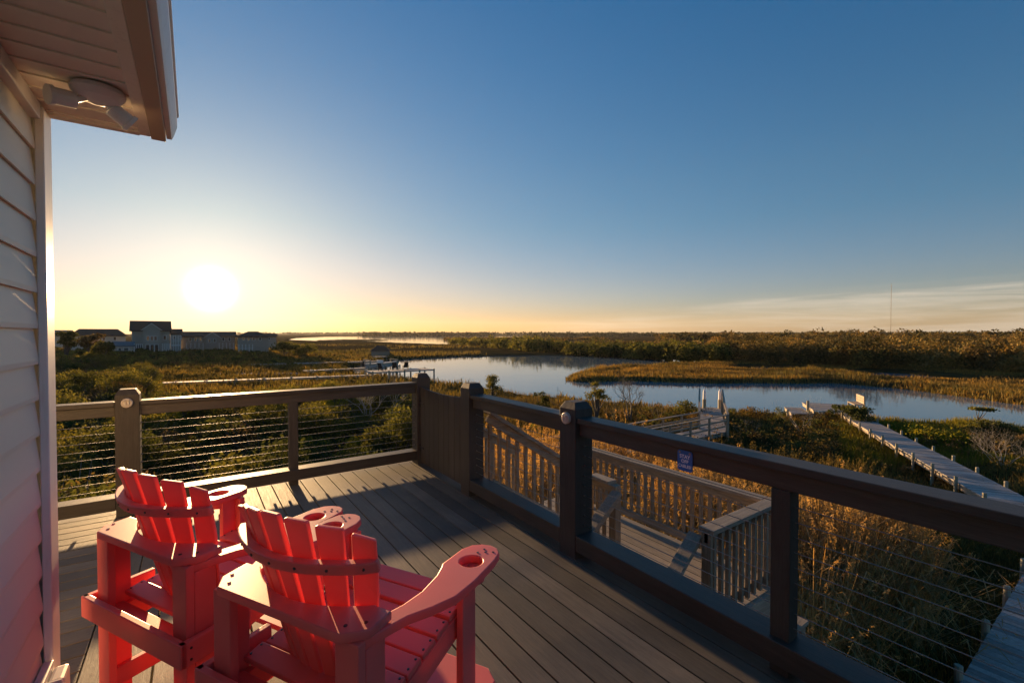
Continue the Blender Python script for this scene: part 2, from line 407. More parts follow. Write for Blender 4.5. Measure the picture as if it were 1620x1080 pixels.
def height(X, Y):
    X = np.asarray(X, float); Y = np.asarray(Y, float)
    s = waterness(X, Y); dist = np.hypot(X, Y)
    wdt = .6 + dist*.006
    t = np.clip((s + wdt)/(2*wdt), 0, 1)
    land = GZ + .12*wob(X, Y, .6) + .05*wob(X+9, Y, 2.3)
    # low dunes under the woods on the right, and under the houses on the left
    dd = .572*X + .82*Y; ll = .82*X - .572*Y; az = ll/np.maximum(dd, 1)
    rise = np.clip((dist-105)/160, 0, 1)*np.clip((az-.25)/.5, 0, 1)*1.1
    rise += np.clip((dist-70)/60, 0, 1)*np.clip((-.42-az)/.2, 0, 1)*1.3
    land = land + rise*np.clip(-s/12, 0, 1)
    return land*(1-t) + (WZ-1.0)*t
na = 620; rr = np.concatenate([[0], np.geomspace(2.0, 5900, 640)])
aa = np.radians(np.concatenate([np.linspace(-20, 92, na), np.linspace(94, 338, 60)]))
RR, AA = np.meshgrid(rr, aa, indexing='ij')
GX, GY = RR*np.sin(AA), RR*np.cos(AA)
GH = height(GX, GY)
nA = len(aa); nR = len(rr)
idx = np.arange(nR*nA).reshape(nR, nA)
i2 = np.concatenate([idx, idx[:, :1]], 1)
F = np.stack([i2[:-1,:-1], i2[1:,:-1], i2[1:,1:], i2[:-1,1:]], -1).reshape(-1, 4)[:, ::-1]
g = npmesh('ground', np.stack([GX, GY, GH], -1).reshape(-1, 3), F, M['ground'], smooth=True); tag(g, kind='structure')

# ------------------------------------------------------------------ added haze volume, standing in for lens veil towards the sun
hz = bpy.data.materials.new('haze'); hz.use_nodes = True; hn = hz.node_tree; hn.nodes.clear()
ho = hn.nodes.new('ShaderNodeOutputMaterial'); hv = hn.nodes.new('ShaderNodeVolumePrincipled'); hn.links.new(hv.outputs[0], ho.inputs['Volume'])
hv.inputs['Color'].default_value = (.95, .93, .90, 1); hv.inputs['Density'].default_value = HAZE; hv.inputs['Anisotropy'].default_value = HAZE_G
tag(MB().box(-6000, 6000, -6000, 6000, -7.5, 175).build('haze', hz), 'thin added haze standing in for lens veil towards the sun', 'haze', kind='stuff')

# ------------------------------------------------------------------ vegetation tools
def rand_unit(n):
    v = rng.normal(size=(n, 3)); return v/np.linalg.norm(v, axis=1, keepdims=True)
def leaf_quads(C, size, aspect=.55, Nrm=None):
    """small diamond leaves centred on C"""
    n = len(C); a = rand_unit(n)
    if Nrm is not None: a = a + Nrm*.4; a /= np.linalg.norm(a, axis=1, keepdims=True)
    b = np.cross(a, rand_unit(n)); b /= np.linalg.norm(b, axis=1, keepdims=True)+1e-9
    s = (size*(.6+.8*rng.random(n)))[:, None] if np.ndim(size) == 0 else (size*(.6+.8*rng.random(n)))[:, None]
    u = a*s; v = b*s*aspect
    V = np.stack([C-u, C-v*1.0+u*.1, C+u, C+v*1.0+u*.1], 1).reshape(-1, 3)
    return V, np.arange(4*n).reshape(n, 4)
def clump_points(centers, radii, n, shell=.55, squash=.8):
    k = len(centers); ci = rng.choice(k, n, p=np.array(radii)**2/np.sum(np.array(radii)**2))
    u = rand_unit(n); r = (shell + (1-shell)*rng.random(n)**.7)
    r = r*(1+.18*rng.normal(size=n))
    Pn = np.array(centers)[ci] + u*np.array([1,1,squash])*(r*np.array(radii)[ci])[:, None]
    return Pn, u
def blades(base, h, w, lean, nseg=2, droop=.3):
    """grass blades: ribbon of nseg quads plus bend"""
    n = len(base); ang = rng.random(n)*2*np.pi
    dirx = np.stack([np.cos(ang), np.sin(ang), np.zeros(n)], 1)
    lean_a = rng.random(n)*2*np.pi
    ld = np.stack([np.cos(lean_a), np.sin(lean_a), np.zeros(n)], 1)*(lean*rng.random(n))[:, None]
    V = []
    for i in range(nseg+1):
        t = i/nseg; wid = (w*(1-t)**.6 + w*.12)[:, None]*.5
        c = base + ld*(h*(t**1.8))[:, None] + np.stack([np.zeros(n), np.zeros(n), h*(t - droop*lean*t*t*.5)], 1)
        V += [c-dirx*wid, c+dirx*wid]
    V = np.stack(V, 1); m = 2*(nseg+1)
    base_i = (np.arange(n)*m)[:, None]
    F = []
    for i in range(nseg): F.append(base_i + np.array([2*i, 2*i+1, 2*i+3, 2*i+2]))
    return V.reshape(-1, 3), np.stack(F, 1).reshape(-1, 4)
def merge(parts):
    V = []; F = []; o = 0
    for v, f in parts: V.append(v); F.append(f+o); o += len(v)
    return np.concatenate(V), np.concatenate(F)

def branch(mb, p, d, ln, r, depth, spread=.6, up=.15, tips=None, seg=3, n=6):
    pts = [p]; q = Vector(p); dd = Vector(d)
    for i in range(seg):
        dd = (dd + Vector((rnd.uniform(-1,1), rnd.uniform(-1,1), rnd.uniform(-1,1)+up))*.22).normalized()
        q = q + dd*ln/seg; pts.append(tuple(q))
    r1 = r*.62 if depth > 0 else r*.3
    mb.tube(pts, [r+(r1-r)*i/seg for i in range(seg+1)], n=n if depth > 1 else 4, cap=False)
    if tips is not None and depth <= 1: tips.append(q.copy())
    if depth <= 0: return
    for k in range(rnd.choice((2, 3, 3))):
        nd_ = (dd + Vector((rnd.uniform(-1,1), rnd.uniform(-1,1), rnd.uniform(-.6,1)+up))*spread*1.4).normalized()
        st = Vector(pts[rnd.choice((-1, -1, -2))])
        branch(mb, tuple(st), nd_, ln*rnd.uniform(.6,.85), r1*.9, depth-1, spread, up, tips, seg, n)
def bare_tree(name, label, x, y, h, m, leanv=(0,0), depth=5, spread=.6, stems=3, cat='tree', group=None):
    tk = .3 if cat == 'shrub' else .8; sp_ = 1.1 if cat == 'shrub' else .5
    z = float(height(np.array([x]), np.array([y]))[0]) - .1
    t = thing(name, label, cat, (x, y, z), group=group); tr = MB(); br = MB()
    for s in range(stems):
        d0 = Vector((leanv[0]+rnd.uniform(-sp_,sp_), leanv[1]+rnd.uniform(-sp_,sp_), 1)).normalized()
        p0 = Vector((x+rnd.uniform(-.1,.1), y+rnd.uniform(-.1,.1), z)); p1 = p0 + d0*h*.28
        tr.tube([p0, p0+d0*h*.14, p1], [h*.026*tk, h*.022*tk, h*.019*tk], 8)
        branch(br, tuple(p1), tuple(d0), h*.28, h*.017*tk, depth, spread)
    tr.build('trunk', m, t, smooth=True); tag(br.build('branches', m, t, smooth=True))
    return t
def leafy_tree(name, label, x, y, h, wdt, lm, n=2500, leaf=.06, nclump=9, trunk=.35, z=None, group=None, cat='tree', flat=.7, lean=0, bm=None, openness=1.0):
    if z is None: z = float(height(np.array([x]), np.array([y]))[0]) - .05
    t = thing(name, label, cat, (x, y, z), group=group)
    st = MB(); cs = []; rs = []
    for k in range(nclump):
        a = rnd.uniform(0, 6.28); rr_ = wdt*.5*rnd.uniform(.1, .8)
        c = Vector((math.cos(a)*rr_ + lean*h*.3, math.sin(a)*rr_, h*rnd.uniform(trunk+.1, .88)))
        cs.append(tuple(c)); rs.append(wdt*rnd.uniform(.14, .27)*openness)
        st.tube([(0,0,0), (c.x*.25, c.y*.25, h*trunk*.7), (c.x*.7, c.y*.7, c.z*.8), tuple(c)], [h*.022, h*.016, h*.009, h*.003], 6, cap=False)
    st.build('trunk', bm or M['bark'], t, local=True, smooth=True)
    Pn, u = clump_points(cs, rs, n, .35, flat); V, F = leaf_quads(Pn, leaf, .5)
    npmesh('crown', V, F, lm, t)
    return t
def copy_tree(root, loc, rz, sc, label=None, group=None):
    r = root.copy(); COL.objects.link(r); r.location = loc; r.rotation_euler = (0, 0, rz); r.scale = sc
    if label: r['label'] = label
    if group: r['group'] = group
    for ch in root.children:
        c = ch.copy(); COL.objects.link(c); c.parent = r
        for gch in ch.children:
            d = gch.copy(); COL.objects.link(d); d.parent = c
    return r

# ------------------------------------------------------------------ deck
POSTX = 2.37; BACKY = 5.48
deck = thing('deck', 'elevated grey brown composite deck floor beside the house', 'deck', (1.0, 2.0, 0))
mb = MB(); pitch = .1445; x = -.322
while x < POSTX+.10:
    mb.box(x, min(x+pitch-.009, POSTX+.12), -3.2, BACKY+.11, -.03, 0); x += pitch
mb.build('floor_boards', M['deck_y'], deck, bevel=.003)
MB().box(-.47, -.328, -3.2, BACKY+.11, -.03, 0).build('divider_board', M['deck_y'], deck, bevel=.003)
for k in range(40):
    yy = 2.30 + pitch*.5*k
    if yy < BACKY: stud(deck, 'screw', M['black'], .0035, .003, (-.49, yy, -.0005)); 
for k in range(9): stud(deck, 'screw', M['black'], .0035, .003, (-.44 if k % 2 else -.36, 1.6+.41*k, -.0005))
mb = MB(); y = 2.46 - pitch*2
while y < BACKY+.08:
    mb.box(-6.5, -.476, y, y+pitch-.009, -.03, 0); y += pitch
mb.build('side_floor_boards', M['deck_x'], deck, bevel=.003)
mb = MB()
for yy in np.arange(-3.0, 5.7, .4): mb.box(-6.4, POSTX+.05, yy, yy+.04, -.25, -.032)
mb.box(POSTX+.125, POSTX+.165, -3.2, BACKY+.15, -.30, -.006); mb.box(-6.5, POSTX+.12, BACKY+.115, BACKY+.155, -.30, -.006)
mb.build('joists', M['grey_x'], deck)
for (px_, py_) in ((2.2, 5.5), (2.2, 1.0), (2.2, -2.6), (-1.5, 5.5), (-5, 5.5)):
    MB().box(px_-.08, px_+.08, py_-.08, py_+.08, -5.2, -.252).build('support_post', M['grey_z'], deck)

# ------------------------------------------------------------------ railings
def big_post(parent, x, y, top=1.15, w=.175):
    h = w/2; c = .03; m = MB()
    m.box(x-h, x+h, y-h, y+h, -.3, top-.05)
    b = len(m.v); vs = [(x-h,y-h,top-.05),(x+h,y-h,top-.05),(x+h,y+h,top-.05),(x-h,y+h,top-.05),
        (x-h+c,y-h+c,top),(x+h-c,y-h+c,top),(x+h-c,y+h-c,top),(x-h+c,y+h-c,top)]
    # lower box top is replaced by the chamfered cap
    m.f.pop(1); m.m.pop(1)
    m.add(vs, [(4,5,6,7),(0,1,5,4),(1,2,6,5),(2,3,7,6),(3,0,4,7)])
    return m.build('post', M['rail_z'], parent, bevel=.004)
CABZ = [.235 + .074*i for i in range(9)]
def rail_span(parent, axis, a, b, c, side):
    """top rail cap and beam, bottom rail, cables, ferrules, spacer blocks between two posts; c is the fixed coordinate"""
    def bx(m, t0, t1, u0, u1, z0, z1):
        if axis == 'x': m.box(t0, t1, c+min(u0*side, u1*side), c+max(u0*side, u1*side), z0, z1)
        else: m.box(c+min(u0*side, u1*side), c+max(u0*side, u1*side), t0, t1, z0, z1)
    mt = M['rail_x'] if axis == 'x' else M['rail_y']
    m = MB(); bx(m, a+.002, b-.002, -.075, .075, 1.0, 1.04); bx(m, a+.002, b-.002, -.045, .045, .905, .998)
    m.build('top_rail', mt, parent, bevel=.005)
    m = MB(); bx(m, a+.002, b-.002, -.085, .085, .06, .175)
    k = a+.12
    while k < b-.1:
        bx(m, k, k+.028, .02, .06, .046, .0585); k += rnd.choice((.13, .16, .22))
    m.build('bottom_rail', mt, parent, bevel=.005)
    for t in (a, b):
        for z in CABZ:
            stud(parent, 'cable_fitting', M['steel'], .0065, .026, (t, c, z) if axis == 'x' else (c, t, z), axis)
def cables(parent, axis, a, b, c):
    for z in CABZ:
        m = MB(); n = 12; pts = []
        for i in range(n+1):
            t = a+(b-a)*i/n; sg = -.004*math.sin(math.pi*i/n)
            pts.append((t, c, z+sg) if axis == 'x' else (c, t, z+sg))
        m.tube(pts, .0023, 6); m.build('cable', M['steel'], parent, smooth=True)
HB = .0875; HS = .045
lr = thing('cable_railing', 'dark stained deck railing with steel cables facing the sunset and marsh', 'railing', (-.5, BACKY, 0), group='cable railings round the deck')
for xx in (-4.4, -3.0, -1.62): MB().box(xx-HS, xx+HS, BACKY-HS, BACKY+HS, -.3, .9035).build('post', M['rail_z'], lr, bevel=.004)
big_post(lr, -.50, BACKY); big_post(lr, POSTX+.03, BACKY)
MB().box(.89-HS, .89+HS, BACKY-HS, BACKY+HS, .0, .9035).build('post', M['rail_z'], lr, bevel=.004)
rail_span(lr, 'x', -6.4, -.50-HB, BACKY, 1)
rail_span(lr, 'x', -.50+HB, POSTX+.03-HB, BACKY, 1)
cables(lr, 'x', -6.4, -.50-HB, BACKY); cables(lr, 'x', -.50+HB, POSTX+.03-HB, BACKY)
rrl = thing('cable_railing', 'dark stained deck railing with steel cables and blue notice above the lower stairs', 'railing', (POSTX, 2.54, 0), group='cable railings round the deck')
GY1 = 4.11
big_post(rrl, POSTX, GY1); big_post(rrl, POSTX, 2.54)
for yy in (1.05, -.6, -2.2): MB().box(POSTX-HS, POSTX+HS, yy-HS, yy+HS, .0, .9035).build('post', M['rail_z'], rrl, bevel=.004)
rail_span(rrl, 'y', 2.54+HB, GY1-HB, POSTX, 1); cables(rrl, 'y', 2.54+HB, GY1-HB, POSTX)
rail_span(rrl, 'y', -3.2, 2.54-HB, POSTX, 1); cables(rrl, 'y', -3.2, 2.54-HB, POSTX)
# gate
gt = thing('deck_gate', 'dark vertical board gate with curved top between two capped posts', 'gate', (POSTX, 4.9, 0))
y0, y1 = GY1+HB+.012, BACKY-HB-.012; nb = 9; bw = (y1-y0)/nb; m = MB()
for k in range(nb):
    a, b = y0+k*bw+.003, y0+(k+1)*bw-.003
    f = lambda t: .955 + .03*(2*(t-y0)/(y1-y0)-1)**2
    m.prism([(a, .035), (b, .035), (b, f(b)), (a, f(a))], 'x', POSTX-.02, POSTX+.005)
m.build('gate_boards', M['rail_z'], gt, bevel=.003)
m = MB(); m.box(POSTX+.007, POSTX+.045, y0, y1, .12, .21); m.box(POSTX+.007, POSTX+.045, y0, y1, .74, .83)
m.build('gate_frame', M['rail_y'], gt)
m = MB(); m.box(POSTX-.032, POSTX-.022, y0-.004, y0+.05, .80, .83); m.tube([(POSTX-.045, y0+.03, .79), (POSTX-.045, y0+.03, .85)], .008, 8); m.tube([(POSTX-.045, y0+.03, .815), (POSTX-.02, y0+.03, .815)], .006, 8)
m.build('latch', M['hardware'], gt)
for zz in (.22, .78):
    m = MB(); m.box(POSTX-.03, POSTX-.022, y1-.10, y1+.006, zz-.012, zz+.012); m.tube([(POSTX-.03, y1+.006, zz-.045), (POSTX-.03, y1+.006, zz+.045)], .008, 8); m.build('hinge', M['hardware'], gt)

# post lights
def post_light(x, y, z, axis, label):
    t = thing('post_light', label, 'light', (x, y, z), group='small round lights on the railing posts')
    m = MB()
    def disc(m, r, d0, d1, n=20):
        c = (lambda d: (x-d, y, z)) if axis == 'x' else (lambda d: (x, y-d, z))
        m.tube([c(d0), c(d1-.004), c(d1)], [r, r, r*.86], n)
    disc(m, .043, 0, .026); m.build('casing', M['bronze'], t, smooth=False, bevel=.002)
    m = MB()
    for s in (-1, 1):
        if axis == 'x': m.box(x-.034, x-.0225, y+s*.012-.008, y+s*.012+.008, z-.017, z+.017)
        else: m.box(x+s*.012-.008, x+s*.012+.008, y-.034, y-.0225, z-.017, z+.017)
    m.build('lens', M['lens'], t, bevel=.003)
    m = MB()
    if axis == 'x': m.box(x-.039, x-.0225, y-.030, y+.030, z+.019, z+.026)
    else: m.box(x-.030, x+.030, y-.039, y-.0225, z+.019, z+.026)
    m.build('hood', M['bronze'], t, bevel=.002)
post_light(POSTX-HB, 2.54, 1.03, 'x', 'round post light on the dark post nearest the blue notice')
post_light(-.50, BACKY-HB, 1.03, 'y', 'round post light on the dark post behind the red chairs')

# sign
sy = 1.57; sx = POSTX-.045
sg = thing('notice_sign', 'small blue plastic sign reading STAY OFF CABLES hung on the rail', 'sign', (sx, sy, .93))
W_, H_ = .096, .118; zc = .925
def rrect(w, h, r, n=5):
    o = []
    for cx, cy, a0 in ((w/2-r, h/2-r, 0), (-w/2+r, h/2-r, 90), (-w/2+r, -h/2+r, 180), (w/2-r, -h/2+r, 270)):
        for k in range(n+1): a = R(a0+90*k/n); o.append((cx+r*math.cos(a), cy+r*math.sin(a)))
    return o
m = MB()
m.prism([(sy-a, zc+b) for a, b in rrect(W_, H_, .014)], 'x', sx-.008, sx-.003); m.build('panel', M['sign'], sg)
for k, (line, zz, sz) in enumerate((('STAY', .024, .029), ('OFF', -.003, .027), ('CABLES!', -.031, .0235))):
    cu = bpy.data.curves.new('lettering', 'FONT'); cu.body = line; cu.align_x = 'CENTER'; cu.align_y = 'CENTER'; cu.size = sz; cu.extrude = .0004; cu.offset = .0004
    cu.materials.append(M['ink'])
    o = bpy.data.objects.new('tmp', cu); COL.objects.link(o)
    me = bpy.data.meshes.new_from_object(o.evaluated_get(bpy.context.evaluated_depsgraph_get())); bpy.data.objects.remove(o); me.name = 'lettering'
    o = bpy.data.objects.new('lettering', me); COL.objects.link(o); o.parent = sg
    o.matrix_local = Matrix.Translation((-.0085, 0, zc+zz-.93)) @ Matrix(((0,0,-1,0),(-1,0,0,0),(0,1,0,0),(0,0,0,1)))
m = MB()
for s in (-1, 1): m.tube([(sx-.0115, sy+s*.032, zc+.047), (sx-.0005, sy+s*.032, zc+.047)], .006, 10)
m.build('screw', M['steel'], sg)

# ------------------------------------------------------------------ house corner
WX = -.455
hs = thing('house', 'grey vinyl sided house corner with white trim and deep soffit', 'house', (-2.5, -.5, 0))
ex = .127; m = MB(); z = -.35
HY = 2.30
while z < 2.46:
    m.prism([(WX-.012, z), (WX+.001, z-.004), (WX+.002, z+.012), (WX-.011, z+ex), (WX-.03, z+ex), (WX-.03, z)], 'y', -7, HY)
    z += ex
m.build('siding', M['siding'], hs)
m = MB(); z = -.35
while z < 2.46:
    m.prism([(2.37, z), (2.383, z-.004), (2.384, z+.012), (2.371, z+ex), (2.35, z+ex), (2.35, z)], 'x', -7, -.56); z += ex
m.build('end_siding', M['siding'], hs)
MB().box(-7, WX-.032, -7, 2.348, -5.2, 2.47).build('wall', M['siding'], hs)
m = MB()
m.box(-.455, -.43, HY, 2.41, -.35, 2.468); m.box(-.555, -.4555, 2.385, 2.41, -.35, 2.468)
m.build('corner_trim', M['white'], hs, bevel=.004)
SO = 2.48
m = MB(); m.box(WX-.01, WX+.018, -7, HY-.002, 2.42, SO-.002); m.build('frieze_channel', M['white'], hs, bevel=.003)
m = MB(); yk = 2.36
while yk > -3:
    m.box(WX-.03, -.172, yk-.0995, yk-.0005, SO, SO+.006); yk -= .1
m.build('soffit_panel', M['perf'], hs)
m = MB(); yk = 2.362
while yk > -3:
    m.box(WX-.03, -.172, yk-.008, yk+.008, SO-.006, SO-.0003); yk -= .1
m.build('soffit_rib', M['soffit'], hs)
m = MB(); m.box(-.172, -.135, -7, 2.40, SO-.012, SO+.01); m.box(-1.2, -.17, 2.366, 2.40, SO-.016, SO+.01); m.build('soffit_trim', M['soffit'], hs, bevel=.002)
m = MB(); m.box(-.134, -.085, -7, 2.405, SO-.02, SO+.16); m.build('fascia', M['fascia'], hs, bevel=.003)
# gutter: ogee profile along the eave
prof = [(-.083, SO-.005), (-.066, SO-.005), (-.060, SO+.008), (-.053, SO+.03), (-.047, SO+.05), (-.047, SO+.09), (-.041, SO+.095), (-.041, SO+.108), (-.052, SO+.108), (-.052, SO+.055), (-.066, SO+.02), (-.083, SO+.002)]
m = MB(); m.prism(prof, 'y', -7, 2.405); m.prism([(-.083, SO-.004), (-.066, SO-.004), (-.048, SO+.05), (-.048, SO+.095), (-.083, SO+.095)], 'y', 2.4055, 2.409); m.build('gutter', M['white'], hs)
m = MB()
m.add([(-.075,-7,SO+.14),(-.075,2.44,SO+.14),(-3.7,2.44,SO+1.9),(-3.7,-7,SO+1.9),(-.075,-7,SO+.17),(-.075,2.44,SO+.17),(-3.7,2.44,SO+1.93),(-3.7,-7,SO+1.93),(-7.4,2.44,SO+.14),(-7.4,-7,SO+.14),(-7.4,2.44,SO+.17),(-7.4,-7,SO+.17)],
      [(0,1,2,3),(7,6,5,4),(0,4,5,1),(1,5,6,2),(3,2,8,9),(11,10,6,7),(2,6,10,8)]); m.build('roof', M['fascia'], hs)
m = MB(); m.add([(-7,2.34,SO-.01),(WX-.03,2.34,SO-.01),(-3.7,2.34,SO+1.8)], [(0,1,2)]); m.build('gable', M['siding'], hs)

# flood light under the soffit
fx, fy = -.252, 2.05
fl = thing('flood_light', 'white twin head flood light mounted under the soffit corner', 'light', (fx, fy, SO))
m = MB(); m.tube([(fx, fy, SO-.008), (fx, fy, SO-.022), (fx, fy, SO-.040), (fx, fy, SO-.052)], [.072, .072, .055, .02], 28); m.build('base', M['white'], fl, smooth=False, bevel=.003)
def head(px_, py_, d, rot):
    d = Vector(d).normalized(); c = Vector((px_, py_, SO-.062)); hd = MB()
    hd.tube([c-d*.030, c-d*.026, c+d*.026, c+d*.028, c+d*.040, c+d*.040, c+d*.034], [.018, .026, .027, .031, .031, .027, .026], 18); o = hd.build('lamp_head', M['white'], fl, bevel=.002)
    ar = MB(); ar.tube([(fx+(px_-fx)*.35, fy+(py_-fy)*.35, SO-.04), (fx+(px_-fx)*.7, fy+(py_-fy)*.7, SO-.06), tuple(c-d*.02)], [.011, .010, .012], 10); ar.build('arm', M['white'], fl, smooth=True)
    ln = MB(); ln.tube([c+d*.0345, c+d*.036], .0255, 16); ln.build('lens', M['lens'], fl)
head(fx-.082, fy-.01, (-.8, -.45, -.15), 0); head(fx+.05, fy+.04, (.75, .25, -.5), 0)

# outlet box low on the wall
ob = thing('outlet_cover', 'white outdoor outlet cover low on the siding by the corner trim', 'outlet', (WX, 2.24, .40))
m = MB(); m.box(WX, WX+.03, 2.14, 2.29, .31, .48); m.build('mounting_block', M['white'], ob, bevel=.005)
m = MB(); m.box(WX+.0305, WX+.075, 2.175, 2.275, .33, .462); m.build('cover', M['white'], ob, bevel=.012)
m = MB(); m.tube([(WX+.07, 2.17, .45), (WX+.082, 2.17, .40), (WX+.07, 2.17, .345)], .006, 8); m.box(WX+.03, WX+.07, 2.166, 2.174, .455, .466); m.build('hinge', M['white'], ob)

# ------------------------------------------------------------------ counter height adirondack chairs
def arc_f(u): return .062 + .085*(u/.25)**2
def make_chair(label, loc, rz):
    t = thing('counter_chair', label, 'chair', loc, rz, 'red slatted counter chairs on the deck'); RD = M['red']
    X = lambda u, f: (u, f)                       # local: x = to the sitter's right, y = forward
    # rear shelf joining the arms, hollowed where the slats pass
    top = [(-.317,.14),(-.304,.047),(-.255,.0),(.262,.0),(.321,.052),(.317,.142)]
    inner = [(u, arc_f(u)-.004) for u in np.linspace(.255, -.255, 15)]
    plate('back_shelf', top + [(.262, .142)] + inner + [(-.262, .14)], [], .842, .870, RD, t)
    for s in (-1, 1):
        arm = [(.235,.02),(.262,.10),(.295,.22),(.303,.30),(.290,.40),(.272,.455),(.262,.475),(.266,.60),(.285,.645),(.315,.667),(.350,.674),(.384,.664),(.408,.635),(.418,.58),(.424,.43),(.416,.325),(.385,.25),(.345,.18),(.322,.10),(.305,.03)]
        hole = [(.345+.043*math.cos(a), .535+.043*math.sin(a)) for a in np.linspace(0, 2*math.pi, 25)[:-1]]
        a = plate('arm', [(s*u, f) for u, f in (arm if s > 0 else arm)], [[(s*u, f) for u, f in hole]], .812, .841, RD, t)
        cup = MB(); n = 24; vs = []
        for k in range(n):
            an = 2*math.pi*k/n; c_, s_ = math.cos(an), math.sin(an)
            for r_, z_ in ((.0435, .8115), (.0435, .775), (.049, .775), (.049, .8115)): vs.append((s*.345+r_*c_, .535+r_*s_, z_))
        fs = [(4*k+j, 4*k+(j+1) % 4, 4*((k+1) % n)+(j+1) % 4, 4*((k+1) % n)+j) for k in range(n) for j in range(4)]
        cup.add(vs, fs).build('cup_ring', RD, t, local=True, smooth=False)
        # screws on top of the arm
        for (u, f) in ((.335, .60), (.36, .615), (.345, .633), (.385, .628)): stud(t, 'screw', M['black'], .0045, .003, (s*u, f, .841), local=True)
        # legs: L section of two boards
        m = MB(); u0 = s*.225; m.box(min(u0, u0+s*.085), max(u0, u0+s*.085), .02, .048, 0, .8405); m.box(min(s*.282, s*.310), max(s*.282, s*.310), .0485, .125, 0, .811)
        m.build('rear_leg', RD, t, bevel=.004, local=True)
        m = MB(); m.box(min(s*.292, s*.320), max(s*.292, s*.320), .52, .61, 0, .811); m.box(min(s*.25, s*.2915), max(s*.25, s*.2915), .582, .61, 0, .811)
        m.build('front_leg', RD, t, bevel=.004, local=True)
        m = MB(); m.prism([(.53, .8105), (.60, .8105), (.58, .70), (.55, .70)], 'x', s*.3205, s*.3205+s*.0); m = MB()
        m.add([(s*.3205,.552,.8105),(s*.3205,.580,.8105),(s*.39,.552,.8105),(s*.39,.580,.8105),(s*.3205,.552,.70),(s*.3205,.580,.70)], [(0,2,4),(1,5,3),(0,1,3,2),(2,3,5,4),(0,4,5,1)])
        m.build('arm_bracket', RD, t, local=True)
        # sloping seat rail, and level rail at seat height outside the legs
        m = MB(); m.beam((s*.268, .05, .475), (s*.268, .635, .600), .026, .085); m.build('seat_rail', RD, t, bevel=.004, local=True)
        m = MB(); m.beam((s*.334, -.018, .555), (s*.334, .235, .555), .026, .085); m.build('side_rail', RD, t, bevel=.004, local=True)
        m = MB(); m.beam((s*.268, .05, .24), (s*.268, .60, .24), .026, .075); m.build('stretcher', RD, t, bevel=.004, local=True)
        for z_ in (.575, .535): stud(t, 'screw', M['black'], .0045, .003, (s*.347, .015, z_), 'x', local=True)
        for q_ in ((s*.29, .07, .8702), (s*.25, .035, .8702)): stud(t, 'screw', M['black'], .0055, .003, q_, local=True)
    m = MB(); m.beam((-.347, -.007, .555), (.347, -.007, .555), .024, .085); m.build('rear_rail', RD, t, bevel=.004, local=True)
    m = MB(); m.beam((-.29, .025, .24), (.29, .025, .24), .0, .07); m = MB(); m.box(-.3, .3, .6105, .636, .50, .585); m.build('front_rail', RD, t, bevel=.004, local=True)
    # seat: contoured slats
    for k in range(7):
        f0 = .10 + k*.079; zz = .50 + .115*((f0-.05)/.6) + .018*(2*(k/6)-1)**2 + (0 if k < 6 else -.012)
        dz = .115*.072/.6; m = MB()
        tl = .06 if k < 6 else -.35
        m.beam((-.281, f0+.036, zz+.045), (.281, f0+.036, zz+.045), .072, .022, up=(0, -.19 + (k-3)*-.0 + (.9 if k == 6 else 0)*.0, 1)); m.build('seat_slat', RD, t, bevel=.005, local=True)
    plate('seat_back_panel', [(-.281,.02),(.281,.02),(.281,.097),(-.281,.097)], [], .515, .537, RD, t)
    for k in range(7):
        f0 = .10+k*.079; zz = .50+.115*((f0-.05)/.6)+.018*(2*(k/6)-1)**2+(0 if k < 6 else -.012)+.057
        for s in (-1, 1):
            for e in (.018, .056): stud(t, 'screw', M['black'], .004, .005, (s*.268, f0+e, zz-.001+(e-.036)*.19), local=True)
    # footrest
    pl = [(-.29,.56),(.29,.56),(.33,.62),(.33,.75),(.27,.80),(-.27,.80),(-.33,.75),(-.33,.62)]
    plate('footrest', pl, [], .225, .250, RD, t)
    m = MB()
    for s in (-1, 1): m.box(min(s*.24, s*.266), max(s*.24, s*.266), .45, .76, .16, .224)
    m.build('footrest_support', RD, t, local=True)
    # fanned back slats
    for k in range(7):
        j = k-3; m = MB(); T = 1.150 - .050*(abs(j)/3)**1.8; zb = .47
        def cen(z): return j*(.0738+.060*(z-.87))
        def wd(z): return .060+.045*(z-.87)
        def ff(u, z): return arc_f(min(max(u, -.26), .26)) - .29*(z-.87) + .016
        vs = []
        for z in np.linspace(zb, T, 7):
            for e in (-.5, .5):
                u = cen(z)+e*wd(z); zt = z
                if z > T-1e-6: zt = z - (.014 if e*j > 0 else 0)*abs(j)/3
                f = ff(u, z)
                nu = -2*.085*u/.0625; ln = math.hypot(nu, 1); nx, ny = nu/ln*.010, 1/ln*.010
                vs.append((u-nx, f-ny, zt)); vs.append((u+nx, f+ny, zt))
        fs = []
        for i in range(6):
            a = 4*i; b_ = a+4
            for q in ((0,1),(1,3),(3,2),(2,0)): fs.append((a+q[0], a+q[1], b_+q[1], b_+q[0]))
        fs += [(0,1,3,2), (24,26,27,25)]
        m.add(vs, fs); m.build('back_slat', RD, t, bevel=.006, local=True)
    # curved rail across the back of the slats
    zr = 1.005; n = 20; ang_ = np.linspace(-.272, .272, n); vs = []
    for u in ang_:
        f = arc_f(min(abs(u), .262))+(.03 if abs(u) > .262 else 0)*(abs(u)-.262)/.02 - .29*(zr-.87) + .016
        nu = -2*.085*u/.0625; ln = math.hypot(nu, 1); nx, ny = nu/ln, 1/ln
        for o, zz in ((-.0115, 0), (-.046, 0), (-.046, .036), (-.0115, .036)):
            vs.append((u+nx*o, f+ny*o - .29*(zz-.018), zr+zz-.018))
    fs = [(4*i+a, 4*i+(a+1) % 4, 4*i+4+(a+1) % 4, 4*i+4+a) for i in range(n-1) for a in range(4)] + [(0,1,2,3), (4*n-1,4*n-2,4*n-3,4*n-4)]
